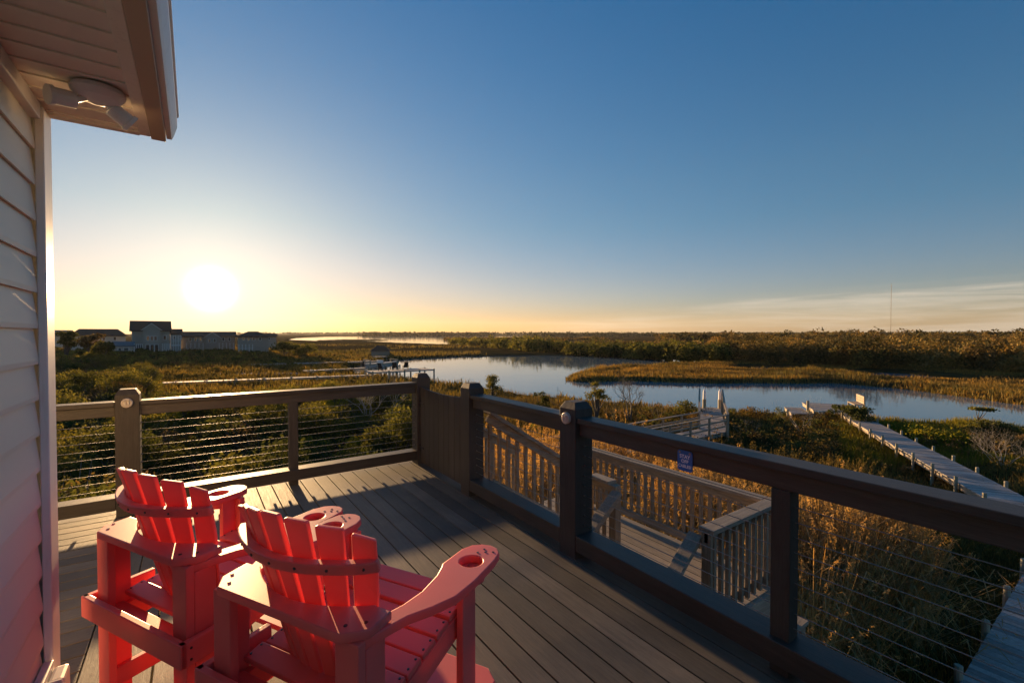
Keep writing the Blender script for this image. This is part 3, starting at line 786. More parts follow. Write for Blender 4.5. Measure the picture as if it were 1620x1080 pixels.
    MB().add(vs, fs).build('back_rail', RD, t, bevel=.005, local=True)
    for j in range(7):
        u = (j-3)*.0815; f = arc_f(u)-.29*(zr-.87)+.016; nu = -2*.085*u/.0625; ln = math.hypot(nu, 1)
        stud(t, 'screw', M['black'], .0045, .003, (u-nu/ln*.046, f-1/ln*.046, zr), 'y', local=True)
    return t
AZC = 29.2   # the sitter's right hand points this far east of due -y
# local x must map to (sin AZ, -cos AZ)
rzc = math.atan2(-math.cos(R(AZC)), math.sin(R(AZC)))
ch1 = make_chair('red slatted counter chair nearest the camera, right of the pair', (.177, 1.458, 0), rzc)
ch2 = copy_tree(ch1, (-.199, 2.206, 0), rzc, (1,1,1), 'red slatted counter chair nearer the house corner, left of the pair')

# ------------------------------------------------------------------ lower landing and stairs beyond the deck railing
ls = thing('landing_stairs', 'weathered wooden stairs and landing with picket railings below the deck gate', 'stairs', (4.3, 3.8, -.9))
GXm, GYm, GZm = M['grey_x'], M['grey_y'], M['grey_z']
LZ = -.90; LX0, LX1 = 3.93, 4.80; LY0, LY1 = 2.27, 5.40
m = MB(); x = LX0
while x < LX1+.05: m.box(x, x+.134, LY0-.05, LY1, LZ-.035, LZ); x += .142
m.build('landing_floor', GYm, ls, bevel=.003)
m = MB(); m.box(LX0+.01, LX1+.09, LY0-.09, LY0-.052, LZ-.24, LZ-.01); m.box(LX1+.092, LX1+.13, LY0-.09, LY1, LZ-.24, LZ-.01); m.build('landing_beam', GXm, ls)
for (a, b) in ((LX0+.06, LY0+.02), (LX1+.02, LY0+.02), (LX1+.02, LY1-.1)): MB().box(a-.05, a+.05, b-.05, b+.05, -5.2, LZ-.245).build('support_post', GZm, ls)
for k in range(5):
    zt = -.17*(k+1)+.02; x0 = 2.52+k*.28
    m = MB(); m.box(x0, x0+.134, 4.15, 5.30, zt-.035, zt); m.box(x0+.142, x0+.28, 4.15, 5.30, zt-.035, zt); m.build('tread', GYm, ls, bevel=.003)
def sloped_rail(x0, z0, x1, z1, y, balz=.80, cap=True, n=10, posts=True):
    m = MB(); m.beam((x0, y, z0-.019), (x1, y, z1-.019), .135, .036); m.build('handrail_cap', GXm, ls, bevel=.003)
    m = MB(); m.beam((x0, y-.0, z0-.083), (x1, y, z1-.083), .036, .088); m.build('handrail', GXm, ls, bevel=.003)
    m = MB(); m.beam((x0, y-.03, z0-balz-.02), (x1, y-.03, z1-balz-.02), .036, .22); m.build('stringer', GXm, ls)
    for i in range(n):
        t = (i+.5)/n; x = x0+(x1-x0)*t; z = z0+(z1-z0)*t
        MB().box(x-.018, x+.018, y+.019, y+.053, z-balz, z-.06).build('baluster', GZm, ls, bevel=.002)
def flat_rail(axis, a, b, c, ztop, zbot, n, side=1):
    m = MB()
    def bx(m, t0, t1, u0, u1, z0, z1):
        u0, u1 = sorted((c+u0*side, c+u1*side))
        m.box(t0, t1, u0, u1, z0, z1) if axis == 'x' else m.box(u0, u1, t0, t1, z0, z1)
    mt = GXm if axis == 'x' else GYm
    bx(m, a, b, -.07, .07, ztop-.037, ztop); m.build('handrail_cap', mt, ls, bevel=.003)
    m = MB(); bx(m, a, b, -.019, .019, ztop-.127, ztop-.039); m.build('handrail', mt, ls, bevel=.003)
    m = MB(); bx(m, a, b, -.018, .018, zbot, zbot+.085); m.build('bottom_rail', mt, ls, bevel=.003)
    for i in range(n):
        t = a+(b-a)*(i+.5)/n; m = MB(); bx(m, t-.018, t+.018, .021, .055, zbot-.01, ztop-.06); m.build('baluster', GZm, ls, bevel=.002)
def newel(x, y, z0, z1, w=.045): MB().box(x-w, x+w, y-w, y+w, z0, z1).build('newel_post', GZm, ls, bevel=.004)
sloped_rail(2.50, .87, 3.90, -.03, 4.02, n=12); newel(3.90, 3.955, LZ-.3, -.04)
sloped_rail(2.50, .87, 3.90, -.03, 5.42, n=12)
flat_rail('y', 3.60, 3.92, 3.93, -.03, LZ+.09, 3); newel(3.935, 3.56, LZ-.3, -.068)
flat_rail('y', LY0+.05, LY1, LX1, -.03, LZ+.09, 27); newel(LX1+.0, LY1-.02, LZ-.3, -.068); newel(LX1+.002, LY0-.002, LZ-.3, -.068)
flat_rail('x', 3.62, LX1+.07, LY0-.03, -.028, LZ+.09, 11, -1); newel(3.665, LY0-.03, LZ-.3, -.068)
# second flight goes back under the deck
for y in (3.50, 2.36):
    m = MB(); m.beam((3.90 if y > 3 else 3.66, y, -.13), (2.7, y, -1.02 if y > 3 else -.90), .13, .04); m.build('handrail_cap', GXm, ls, bevel=.003)
    m = MB(); m.beam((3.90 if y > 3 else 3.66, y, -.195), (2.7, y, -1.085 if y > 3 else -.965), .036, .085); m.build('handrail', GXm, ls, bevel=.003)
for k in range(8):
    zt = LZ-.17*(k+1); x0 = LX0-.28*(k+1)
    m = MB(); m.box(x0, x0+.134, 2.42, 3.44, zt-.035, zt); m.box(x0+.142, x0+.276, 2.42, 3.44, zt-.035, zt); m.build('tread', GYm, ls, bevel=.003)
for y in (2.40, 3.46): m = MB(); m.beam((LX0, y, LZ-.2), (LX0-2.3, y, LZ-1.6), .038, .24); m.build('stringer', GXm, ls)
# lower steps seen past the landing rail
for k in range(4):
    z = -1.55-.17*k; y = 1.98-.26*k
    m = MB(); m.box(3.95, 5.0, y-.12, y, z-.035, z); m.box(3.95, 5.0, y-.25, y-.128, z-.035, z); m.build('tread', M['grey_x'], ls, bevel=.003)
m = MB(); m.box(3.9, 5.05, 2.0, 2.14, -1.27, -1.23); m.build('handrail_cap', GXm, ls, bevel=.003)
for x in (3.95, 5.0): newel(x, 2.07, -4.6, -1.271)

# ------------------------------------------------------------------ boardwalks and docks
def walk(parent, pts, width, z, post_sides=(1, 1), spacing=1.85, post_top=.2, plank=.145, rails=None, skip=0, boardname='walk_boards', pr=.062):
    for si in range(len(pts)-1):
        a = Vector((*pts[si], 0)); b = Vector((*pts[si+1], 0)); d = (b-a); ln = d.length; d.normalize(); n = Vector((-d.y, d.x, 0))
        m = MB(); k = 0.0
        while k < ln:
            c = a + d*(k+plank/2); e = rnd.uniform(-.004, .004)
            p = c - n*(width/2+rnd.uniform(0, .012)); q = c + n*(width/2+rnd.uniform(0, .012))
            m.beam((p.x, p.y, z-.02+e), (q.x, q.y, z-.02+e), plank-.012, .04); k += plank
        m.build(boardname, M['walk'], parent)
        for s in (1, -1):
            m = MB(); p = a+n*s*(width/2-.06); q = b+n*s*(width/2-.06); m.beam((p.x, p.y, z-.15), (q.x, q.y, z-.15), .05, .21); m.build('side_beam', M['grey_x'], parent)
        if spacing:
            k = spacing*.4
            while k < ln:
                for s, on in ((1, post_sides[0]), (-1, post_sides[1])):
                    if not on: continue
                    c = a+d*k+n*s*(width/2+pr*.75); gz = -5.3
                    m = MB(); lx, ly = rnd.uniform(-.03, .03), rnd.uniform(-.03, .03)
                    m.tube([(c.x-lx, c.y-ly, gz), (c.x, c.y, z+post_top+rnd.uniform(-.05, .05)-.01), (c.x, c.y, z+post_top)], [pr, pr*.93, pr*.8], 10); m.build('piling', M['piling'], parent)
                k += spacing
bw = thing('boardwalk', 'long grey boardwalk with short pilings bending out across the marsh to a bench', 'boardwalk', (19.5, 1.1, GZ))
walk(bw, [(3.2, 1.10), (19.8, 1.10)], 1.30, -3.85, spacing=2.0)
walk(bw, [(19.8, 1.35), (36.4, 11.9)], 1.30, -3.853, spacing=1.85)
u = Vector((.845, .535, 0)); v = Vector((-.535, .845, 0))
dc = thing('dock_platform', 'square wooden dock platform with a lower step at the end of the long boardwalk', 'dock', (38.2, 13.6, GZ))
c0 = Vector((38.2, 13.7, 0))
pa = c0 - u*1.9; pb = c0 + u*1.9
walk(dc, [(pa.x, pa.y), (pb.x, pb.y)], 3.2, -3.72, spacing=3.2, post_top=.45, pr=.10)
pa = c0 - u*1.9 + v*2.35; pb = c0 + u*.9 + v*2.35
walk(dc, [(pa.x, pa.y), (pb.x, pb.y)], 1.2, -4.02, spacing=2.2, post_top=.1, pr=.08)
# bench with a tall back at the end of the walk
bc = Vector((38.2, 13.7, 0)) - Vector((-.535, .845, 0))*1.2 - Vector((.845, .535, 0))*.6; bn = thing('bench', 'wooden bench with a high slatted back at the end of the boardwalk', 'bench', (bc.x, bc.y, -3.72))
def obox(m, c, du, dv, z0, z1):
    q = [c-u*du-v*dv, c+u*du-v*dv, c+u*du+v*dv, c-u*du+v*dv]
    m.add([(p.x, p.y, z0) for p in q]+[(p.x, p.y, z1) for p in q], [(0,3,2,1),(4,5,6,7),(0,1,5,4),(1,2,6,5),(2,3,7,6),(3,0,4,7)]); return m
m = MB(); obox(m, bc, .85, .28, -3.30, -3.25); m.build('seat', M['grey_x'], bn)
m = MB()
for z in (-3.12, -2.94, -2.76): obox(m, bc-v*.27, .85, .02, z-.08, z+.08)
m.build('backrest', M['grey_x'], bn)
for s in (-1, 1):
    m = MB(); obox(m, bc+v*.22+u*s*.8, .04, .04, -3.72, -3.30); m.build('leg', M['grey_z'], bn)
    m = MB(); obox(m, bc-v*.315+u*s*.8, .04, .024, -4.9, -2.70); m.build('leg', M['grey_z'], bn)

# second pier with railed ramp and white capped pilings
pr = thing('pier', 'weathered railed pier and ramp with two white tipped pilings at the water edge', 'pier', (25, 15, GZ))
walk(pr, [(9.0, 14.65), (24.6, 14.65)], 1.3, -3.85, spacing=0)
walk(pr, [(24.4, 14.7), (31.6, 19.3)], 1.35, -3.853, spacing=0)
def rail_line(parent, p, q, z0, z1, h=.95, n=6, mids=2, capw=.12):
    p = Vector((*p, 0)); q = Vector((*q, 0))
    m = MB(); m.beam((p.x, p.y, z0+h), (q.x, q.y, z1+h), capw, .04); m.build('handrail', M['grey_x'], parent)
    for i in range(1, mids+1):
        f = h*(i/(mids+1)); m = MB(); m.beam((p.x, p.y, z0+f), (q.x, q.y, z1+f), .035, .09); m.build('middle_rail', M['grey_x'], parent)
    for i in range(n+1):
        c = p+(q-p)*(i/n); m = MB(); m.box(c.x-.045, c.x+.045, c.y-.045, c.y+.045, -5.0, z0+(z1-z0)*(i/n)+h-.021); m.build('rail_post', M['grey_z'], parent)
rail_line(pr, (9.0, 15.35), (24.0, 15.35), -3.85, -3.85, n=9); rail_line(pr, (9.0, 13.95), (24.5, 13.95), -3.85, -3.85, n=9)
pv = [(24.0, 15.35), (24.5, 13.95)]
e = Vector((31.2, 19.1, 0))
rail_line(pr, (24.1, 15.4), (27.6, 17.62), -3.85, -3.85, n=3); rail_line(pr, (24.7, 14.0), (28.4, 16.35), -3.85, -3.85, n=3)
rail_line(pr, (27.7, 17.7), (30.7, 19.6), -3.85, -3.35, n=2, mids=3); rail_line(pr, (28.5, 16.4), (31.5, 18.3), -3.85, -3.35, n=2, mids=3)
for q in (PD(1115, 33.6), PD(1139.5, 33.4)):
    m = MB(); m.tube([(q[0], q[1], -6), (q[0], q[1], -3.2)], .13, 12); pl_ = m.build('piling', M['piling'], pr)
    m = MB(); m.tube([(q[0], q[1], -3.199), (q[0], q[1], -2.6), (q[0], q[1], -2.42)], [.11, .09, .01], 12); m.build('piling_cap', M['ink'], pr)

# far docks on the left shore
def dock(label, pts, z, wd=1.3, spacing=3.0, platform=None, top=.1, name='dock', group=None):
    t = thing(name, label, 'dock', (*pts[0], GZ), group=group)
    walk(t, pts, wd, z, spacing=spacing, plank=.5, post_top=top, pr=.10)
    if platform:
        (cx, cy), hw, hd, zz = platform
        m = MB(); m.box(cx-hw, cx+hw, cy-hd, cy+hd, zz-.18, zz); m.build('platform', M['walk'], t)
        for i in range(5):
            for j in (-1, 1): m = MB(); xx = cx-hw+2*hw*i/4; m.tube([(xx, cy+j*hd, -6.2), (xx, cy+j*hd, zz+.12)], .12, 8); m.build('piling', M['piling'], t)
    return t
A0 = P(255, 605, -3.9); A1 = P(585, 592.5, -3.9); A2 = P(645, 590, -3.7)
dock('nearest of the long sunlit docks on the left shore, ending in a high platform', [A0, A1], -3.9, platform=((A1[0]+4.2, A1[1]-.2), 4.4, 1.6, -3.45))
B0 = P(480, 586, -3.9); B1 = P(598, 580.5, -3.9)
dock('middle dock on the left shore beside the boat lift', [B0, B1], -3.9, platform=((B1[0]+.8, B1[1]+.5), 2.6, 1.4, -3.7))
C0 = P(335, 577.5, -3.9); C1 = P(605, 570.5, -3.9)
dock('farthest long dock on the left shore, thin and straight', [C0, C1], -3.9)
E0 = P(275, 588, -3.9); E1 = P(480, 586.8, -3.9)
dock('low broken dock between the two long docks on the left shore', [E0, E1], -4.2, top=.0, wd=.9)
# boat on its lift
bx0, by0 = P(601, 581, -3.9); by0 += 2.6; bx0 += 1
lf = thing('boat_lift', 'wooden pile boat lift beside the middle dock', 'boat lift', (bx0, by0, WZ))
for i in (-1, 1):
    for j in (-1, 1): m = MB(); m.tube([(bx0+i*2.3, by0+j*1.7, -6.2), (bx0+i*2.3, by0+j*1.7, -2.9)], .13, 8); m.build('piling', M['piling'], lf)
    m = MB(); m.box(bx0+i*2.3-.08, bx0+i*2.3+.08, by0-1.9, by0+1.9, -2.88, -2.72); m.build('beam', M['grey_y'], lf)
bt = thing('boat', 'small white motorboat with a dark canopy held up on the lift', 'boat', (bx0, by0, -3.4))
secs = [(-2.8, .9, .0), (-1.2, 1.0, .0), (.8, .95, .05), (2.2, .6, .18), (3.0, .06, .35)]; vs = []; fs = []
for (xx, hw, lift) in secs: vs += [(bx0+xx, by0-hw, -3.35+lift), (bx0+xx, by0-hw*.8, -3.75+lift*.6), (bx0+xx, by0, -3.97+lift), (bx0+xx, by0+hw*.8, -3.75+lift*.6), (bx0+xx, by0+hw, -3.35+lift)]
for i in range(len(secs)-1):
    for k in range(4): fs.append((5*i+k, 5*i+k+1, 5*i+k+6, 5*i+k+5))
    fs.append((5*i+4, 5*i, 5*i+5, 5*i+9))
fs += [(0,1,2,3,4), (24,23,22,21,20)]
MB().add(vs, fs).build('hull', HM['grey'] if 0 else M['bronze'], bt)
m = MB(); m.box(bx0-.6, bx0+.3, by0-.4, by0+.4, -3.348, -2.85); m.build('console', M['white'], bt, bevel=.05)
m = MB(); m.box(bx0-1.2, bx0+1.0, by0-.9, by0+.9, -2.32, -2.25); m.build('canopy', M['hardware'], bt)
for i in (-1, 1):
    for j in (-1, 1): MB().tube([(bx0-.1+i*.9, by0+j*.8, -3.35), (bx0-.1+i*.9, by0+j*.8, -2.325)], .03, 6).build('canopy_post', M['steel'], bt)
m = MB(); m.box(bx0-3.2, bx0-2.82, by0-.25, by0+.25, -3.8, -2.95); m.build('outboard_motor', M['hardware'], bt, bevel=.06)
# dark chairs on the near dock platform
def dock_chair(x, y, z, rz, label):
    t = thing('dock_chair', label, 'chair', (x, y, z), rz, 'dark chairs at the end of the nearest left dock')
    m = MB(); m.beam((0, -.3, .30), (0, .35, .42), .62, .04); m.build('seat', M['hardware'], t, local=True)
    m = MB(); m.beam((0, -.28, .30), (0, -.62, 1.1), .60, .04, up=(0,1,0)); m.build('backrest', M['hardware'], t, local=True)
    for s in (-1, 1):
        m = MB(); m.beam((s*.38, -.45, .60), (s*.38, .40, .62), .12, .035); m.build('arm', M['hardware'], t, local=True)
        m = MB(); m.box(s*.34-.03, s*.34+.03, .28, .34, 0, .60); m.build('leg', M['hardware'], t, local=True)
        m = MB(); m.box(s*.34-.03, s*.34+.03, -.40, -.34, 0, .58); m.build('leg', M['hardware'], t, local=True)
for k, (dx, lab) in enumerate(((1.6, 'leftmost of the dark slatted chairs on the left dock platform'), (3.6, 'middle of the dark slatted chairs on the left dock platform'), (5.2, 'rightmost of the dark slatted chairs on the left dock platform'))):
    dock_chair(A1[0]+dx, A1[1]-.2+.3*k, -3.45, R(-60+25*k), lab)

# ------------------------------------------------------------------ houses
def hmat(name, c, r=.7):
    def f():
        v = coords(); n = noise(v, 1.2, 5, .6); l = N.new('ShaderNodeTexWave'); l.bands_direction = 'Z'; l.inputs['Scale'].default_value = 2.5; L.new(v, l.inputs[0])
        return principled(mixc(mth('MULTIPLY', n, .5), c, scl(c, .7)), r, .3, bump=l.outputs['Fac'], bstr=.2, bdist=.02)
    return mat(name, f)
HM = {'cream': hmat('cream_siding', (.55,.50,.40)), 'grey': hmat('grey_green_siding', (.36,.33,.27)), 'tan': hmat('tan_siding', (.36,.30,.24)), 'roof': hmat('dark_shingle', (.10,.065,.045), 1.0),
      'roofb': hmat('blue_grey_roof', (.20,.20,.20), .8), 'trim': hmat('white_house_trim', (.66,.64,.60)), 'glass': mat('window_glass', lambda: principled((.02,.025,.03), .08, .6))}
def zpx(py, d): return CAMZ - (py-527.4)*d/720
def far_house(name, label, px0, px1, yr, ye, yb, d, wall, roof='roof', depth=9, gable=None, wins=(), porch=None, rot=0, stairs=False, cat='house', group=None, ridge_along=True, hip=0):
    """walls, pitched roof, windows and porch built in a local frame facing the deck: x to the right, y away"""
    cx, cy = PD((px0+px1)/2, d); th = math.atan(((px0+px1)/2-810)/720); k = d/720*math.cos(th); kz = d/720; W = (px1-px0)*k/2; zb = zpx(yb, d); ze = zpx(ye, d); zr = zpx(yr, d)
    t = thing(name, label, cat, (cx, cy, zb), R(-YAW+rot)-th, group); b = 0; e = ze-zb; r = zr-zb; D_ = depth
    MB().box(-W, W, 0, D_, -2.5, e).build('wall', HM[wall], t, local=True)
    o = .45; m = MB()
    if ridge_along:
        m.add([(-W-o,-o,e-.12),(W+o,-o,e-.12),(W+o-hip,D_/2,r),(-W-o+hip,D_/2,r),(-W-o,D_+o,e-.12),(W+o,D_+o,e-.12),(-W-o,-o,e-.32),(W+o,-o,e-.32),(-W-o,D_+o,e-.32),(W+o,D_+o,e-.32)],
              [(0,1,2,3),(3,2,5,4),(0,3,4),(1,5,2),(6,7,1,0),(8,4,5,9),(6,8,9,7),(6,0,4,8),(7,9,5,1)])
    else:
        m.add([(-W-o,-o,e-.12),(0,-o,r),(W+o,-o,e-.12),(-W-o,D_+o,e-.12),(0,D_+o,r),(W+o,D_+o,e-.12)], [(0,1,4,3),(1,2,5,4),(0,2,1),(3,4,5),(0,3,5,2)])
    m.build('roof', HM[roof], t, local=True)
    if gable:
        gx, gw, gy, gz0, yt = gable; gx = (gx-(px0+px1)/2)*k; gw = gw*k/2; ge = zpx(gy, d)-zb; gt_ = zpx(yt, d)-zb
        MB().box(gx-gw, gx+gw, -1.2, -.001, -1.0, ge).build('bay_wall', HM[wall], t, local=True)
        m = MB(); m.add([(gx-gw,-1.2,ge),(gx+gw,-1.2,ge),(gx,-1.2,gt_),(gx-gw,3.5,ge),(gx+gw,3.5,ge),(gx,3.5,gt_)], [(0,1,2),(3,5,4)]); m.build('gable_wall', HM[wall], t, local=True)
        m = MB(); q = .35
        m.beam((gx-gw-q, -1.4+2.5, ge-.18), (gx, -1.4+2.5, gt_+.06), 5.2, .14, up=(-1,0,1)); m.beam((gx+gw+q, -1.4+2.5, ge-.18), (gx, -1.4+2.5, gt_+.06), 5.2, .14, up=(1,0,1)); m.build('gable_roof', HM['trim'], t, local=True)
    for (wx0, wx1, wy0, wy1, yy) in wins:
        a = (wx0-(px0+px1)/2)*k; b_ = (wx1-(px0+px1)/2)*k; z1 = zpx(wy0, d)-zb; z0 = zpx(wy1, d)-zb
        f = MB().box(a-.12, b_+.12, yy-.07, yy-.005, z0-.12, z1+.12).build('window', HM['trim'], t, local=True)
        p = MB().box(a, b_, yy-.09, yy-.072, z0, z1).build('pane', HM['glass'], f, local=True)
    if porch:
        for (x0, x1, yt_, yd) in porch:
            a = (x0-(px0+px1)/2)*k; b_ = (x1-(px0+px1)/2)*k; zt = zpx(yt_, d)-zb; zd = zpx(yd, d)-zb
            MB().box(a, b_, -3.2, -1.22, zd-.25, zd).build('porch_floor', HM['trim'], t, local=True)
            m = MB(); m.box(a, b_, -3.2, -3.12, zd+.95, zd+1.03)
            m.build('porch_rail', HM['trim'], t, local=True)
            for i in range(5): xx = a+.08+(b_-a-.16)*i/4; MB().box(xx-.08, xx+.08, -3.19, -3.04, -2.0, zt).build('porch_post', HM['trim'], t, local=True)
    return t
far_house('beach_house', 'tallest house, dark steep roof and front gable with three windows, left of the sun', 209, 269, 507, 522, 563, 114, 'grey', gable=(240, 28, 521.5, 0, 512),
          wins=[(232,236,532,538,-1.2),(238.5,242,532,538,-1.2),(244,248,532,538,-1.2),(217,226,545,557,0),(231,236,545,556,-1.2),(238,243,545,556,-1.2),(245,250,545,556,-1.2),(259,263,531,537,0)],
          porch=[(213,226,543,560),(256,269,543,560)])
far_house('beach_house', 'long cream house with a low dark roof at the left end of the row', 113, 200, 520, 530, 566, 126, 'cream', depth=10,
          wins=[(124,127,533,537,0),(129,132,533,537,0),(146,149,533,538,0),(152,155,533,538,0),(163,166,533,538,0),(180,184,533,538,0)], porch=[(168,198,541,558)], hip=2)
far_house('beach_house', 'pale house half hidden behind the cream one at the far left', 84, 113, 522, 530, 560, 150, 'cream', roof='roofb', depth=8, wins=[(98,101,534,538,0),(104,107,534,538,0)])
far_house('beach_house', 'low house with a pale flat porch roof between the cream house and the tallest one', 181, 210, 540, 546, 567, 108, 'cream', roof='roofb', depth=5, porch=[(178,212,548,560)], wins=[(186,191,551,557,0),(196,204,551,557,0)])
far_house('beach_house', 'house with a small raised roof joined to the right of the tallest house', 270, 286, 520, 527, 562, 118, 'grey', depth=9, wins=[(274,277,532,536,0),(284,287,532,536,0)], porch=[(270,286,530,545)])
far_house('beach_house', 'long dark roofed row house directly below the sun', 288, 373, 524.3, 531, 563, 130, 'tan', depth=10, gable=(336, 22, 533, 0, 526),
          wins=[(300,303,534,539,0),(308,311,534,539,0),(316,319,534,539,0),(330,333,536,541,-1.2),(338,341,536,541,-1.2),(352,355,534,539,0),(362,365,534,539,0)], porch=[(296,322,542,556),(346,370,542,556)])
far_house('beach_house', 'house with a dark hipped roof right of the sun', 376, 425, 524, 531.5, 562, 128, 'tan', depth=9, hip=3, wins=[(384,387,534,538,0),(392,395,534,538,0),(400,403,534,538,0),(410,413,534,538,0)], porch=[(378,400,544,556)])
far_house('beach_house', 'last small house at the right end of the row beside the sound', 420, 437, 527.5, 531.5, 552, 165, 'grey', depth=8, wins=[(425,427,534,537,0)])
fd = 95; fx0 = PD(98, fd); fx1 = PD(180, fd)
wf = thing('white_fence', 'low white fence in front of the cream house', 'fence', (*fx0, GZ))
zt = zpx(577, fd); m = MB(); m.beam((*fx0, zt-.6), (*fx1, zt-.6), .08, 1.2); m.build('fence_panel', HM['trim'], wf)
for i in range(9): c = Vector(fx0)*(1-i/8)+Vector(fx1)*(i/8); MB().box(c.x-.09, c.x+.09, c.y-.09, c.y+.09, zt-2.6, zt+.12).build('post', HM['trim'], wf)
# far side of the sound
far_house('far_house', 'large far house with a rooftop cupola above the trees on the horizon', 1132, 1158, 528.2, 529.5, 533.5, 700, 'tan', depth=14, wins=[(1138,1142,530,532,0),(1148,1152,530,532,0)], hip=4)
far_house('roof_cupola', 'small cupola room topping the far house on the horizon', 1139, 1147, 524.5, 526, 530, 700.5, 'tan', depth=6, hip=3, cat='cupola')
far_house('far_house', 'pale far house with a blue grey roof standing above the right hand woods', 1371, 1394, 522, 526, 533, 420, 'cream', roof='roofb', depth=10, ridge_along=False, wins=[(1377,1381,528,531,0),(1385,1388,528,531,0)])
for (a, b, d_, lab) in ((984, 990, 1500, 'tiny white house on the far shore, leftmost of the distant white ones'), (1005, 1013, 1500, 'tiny white house on the far shore, second of the distant white ones'), (1052, 1060, 1300, 'tiny pale house on the far shore left of the reed bank'),
                        (1083, 1094, 1250, 'wide pale house on the far shore above the reed bank'), (1098, 1104, 1250, 'narrow pale house on the far shore above the reed bank'), (1116, 1126, 1200, 'pale house on the far shore just left of the one with the cupola'), (1213, 1220, 600, 'small dark roofed house in the woods right of the cupola')):
    far_house('far_house', lab, a, b, 529.6, 530.8, 534, d_, 'trim', depth=12, wins=[((a*2+b)/3-.4, (a*2+b)/3+.4, 531.5, 532.5, 0)], group='distant houses along the far shore')
# marsh hut and radio mast
hx, hy = P(602, 563.5, GZ)
ht = thing('marsh_hut', 'small dark roofed shelter standing alone in the far marsh', 'hut', (hx, hy, GZ), R(-20))
m = MB(); m.add([(-2.8,-2,1.5),(2.8,-2,1.5),(2.8,2,1.5),(-2.8,2,1.5),(-1,0,2.9),(1,0,2.9)], [(0,1,5,4),(1,2,5),(2,3,4,5),(3,0,4),(0,3,2,1)]); m.build('roof', HM['roof'], ht, local=True)
for i in (-1, 1):
    for j in (-1, 1): MB().box(i*2.3-.1, i*2.3+.1, j*1.6-.1, j*1.6+.1, -.5, 1.5).build('post', M['grey_z'], ht, local=True)
MB().box(-2.2, 2.2, -1.5, 1.5, -.1, 1.49).build('wall', HM['tan'], ht, local=True)
mx_, my_ = PD(1409, 1500); tm = thing('radio_mast', 'tall thin guyed radio mast on the horizon to the right', 'mast', (mx_, my_, -4)); H_m = zpx(449, 1500)+4; m = MB()
for k in range(3): a = 2.094*k; m.tube([(.75*math.cos(a), .75*math.sin(a), 0), (.75*math.cos(a), .75*math.sin(a), H_m)], .13, 5)
z = 0
while z < H_m-3:
    for k in range(3): a = 2.094*k; b_ = 2.094*(k+1); m.tube([(.75*math.cos(a), .75*math.sin(a), z), (.75*math.cos(b_), .75*math.sin(b_), z+3)], .12, 4)
    z += 3
m.build('lattice', M['grey_z'], tm, local=True)

# ------------------------------------------------------------------ vegetation
def to_dp(X, Y):
    d = .5736*X + .8192*Y; l = .8192*X - .5736*Y
    return d, 810 + 720*l/np.maximum(d, .1)
def sample_px(n, px0, px1, y0, y1, z=GZ, uniform_area=True):
    """random ground points inside a px window; d spread evenly over area"""
    d1 = (CAMZ-z)*720/(y0-527.4); d0 = (CAMZ-z)*720/(y1-527.4)
    d = np.sqrt(d0*d0 + (d1*d1-d0*d0)*rng.random(n)) if uniform_area else np.exp(np.log(d0)+(np.log(d1)-np.log(d0))*rng.random(n))
    px = px0+(px1-px0)*rng.random(n); l = (px-810)/720*d
    s, c = math.sin(R(YAW)), math.cos(R(YAW))
    return s*d+c*l, c*d-s*l, d, px
# --- woodland right of the sound
ex_ = [700, 770, 850, 930, 1010, 1130, 1240, 1400, 1620, 2000, 2500]
ey_ = [544.5, 549, 556, 562, 566, 573.5, 580, 584.5, 593, 612, 640]
def wood_region(n, d0, d1, rmin, rmax, leaves, leaf, name, lab, m, pxr=(1000, 2300), hs=1.0):
    parts = []; tones = []; k = 0
    while k < n:
        px = rnd.uniform(*pxr); yb = np.interp(px, ex_, ey_); de = 6.1*720/(yb-527.4); dd = max(de, d0)*(max(d1/max(de, d0), 1.02))**(rnd.random()**1.1)
        x, y = PD(px, dd+1.5); k += 1
        z = float(height(np.array([x]), np.array([y]))[0])
        if z < WZ+.25: continue
        r = rnd.uniform(rmin, rmax); h = r*rnd.uniform(.9, 1.5)*hs
        cs = [(x+rnd.uniform(-.5, .5)*r, y+rnd.uniform(-.5, .5)*r, z+h*rnd.uniform(.35, 1.0)) for _ in range(4)]; rs = [r*rnd.uniform(.42, .7) for _ in range(4)]
        Pn, u_ = clump_points(cs, rs, leaves, .7, .72); parts.append(leaf_quads(Pn, leaf, .6)); tones.append(np.full(4*len(Pn), rnd.uniform(-.55, .75)))
    V, F_ = merge(parts); o = npmesh(name, V, F_, m, attr=np.concatenate(tones)); tag(o, lab, 'woodland', kind='stuff'); return o
wood_region(520, 60, 210, 1.8, 3.4, 330, .24, 'woodland', 'olive green scrub woodland covering the far bank on the right', M['wood_leaf'], (1120, 2000))
wood_region(150, 60, 230, 1.5, 2.8, 300, .20, 'bare_woodland', 'leafless brown thickets mixed through the right hand woodland', M['leaf_b'], (1130, 2000))
wood_region(900, 210, 900, 2.4, 4.4, 110, .6, 'woodland', 'mid distance woodland rising behind the right bank', M['wood_leaf'], (1040, 2300), 1.15)
wood_region(360, 230, 900, 2.4, 4.0, 110, .6, 'bare_woodland', 'brown leafless mid distance woodland behind the right bank', M['leaf_b'], (1040, 2300), 1.1)
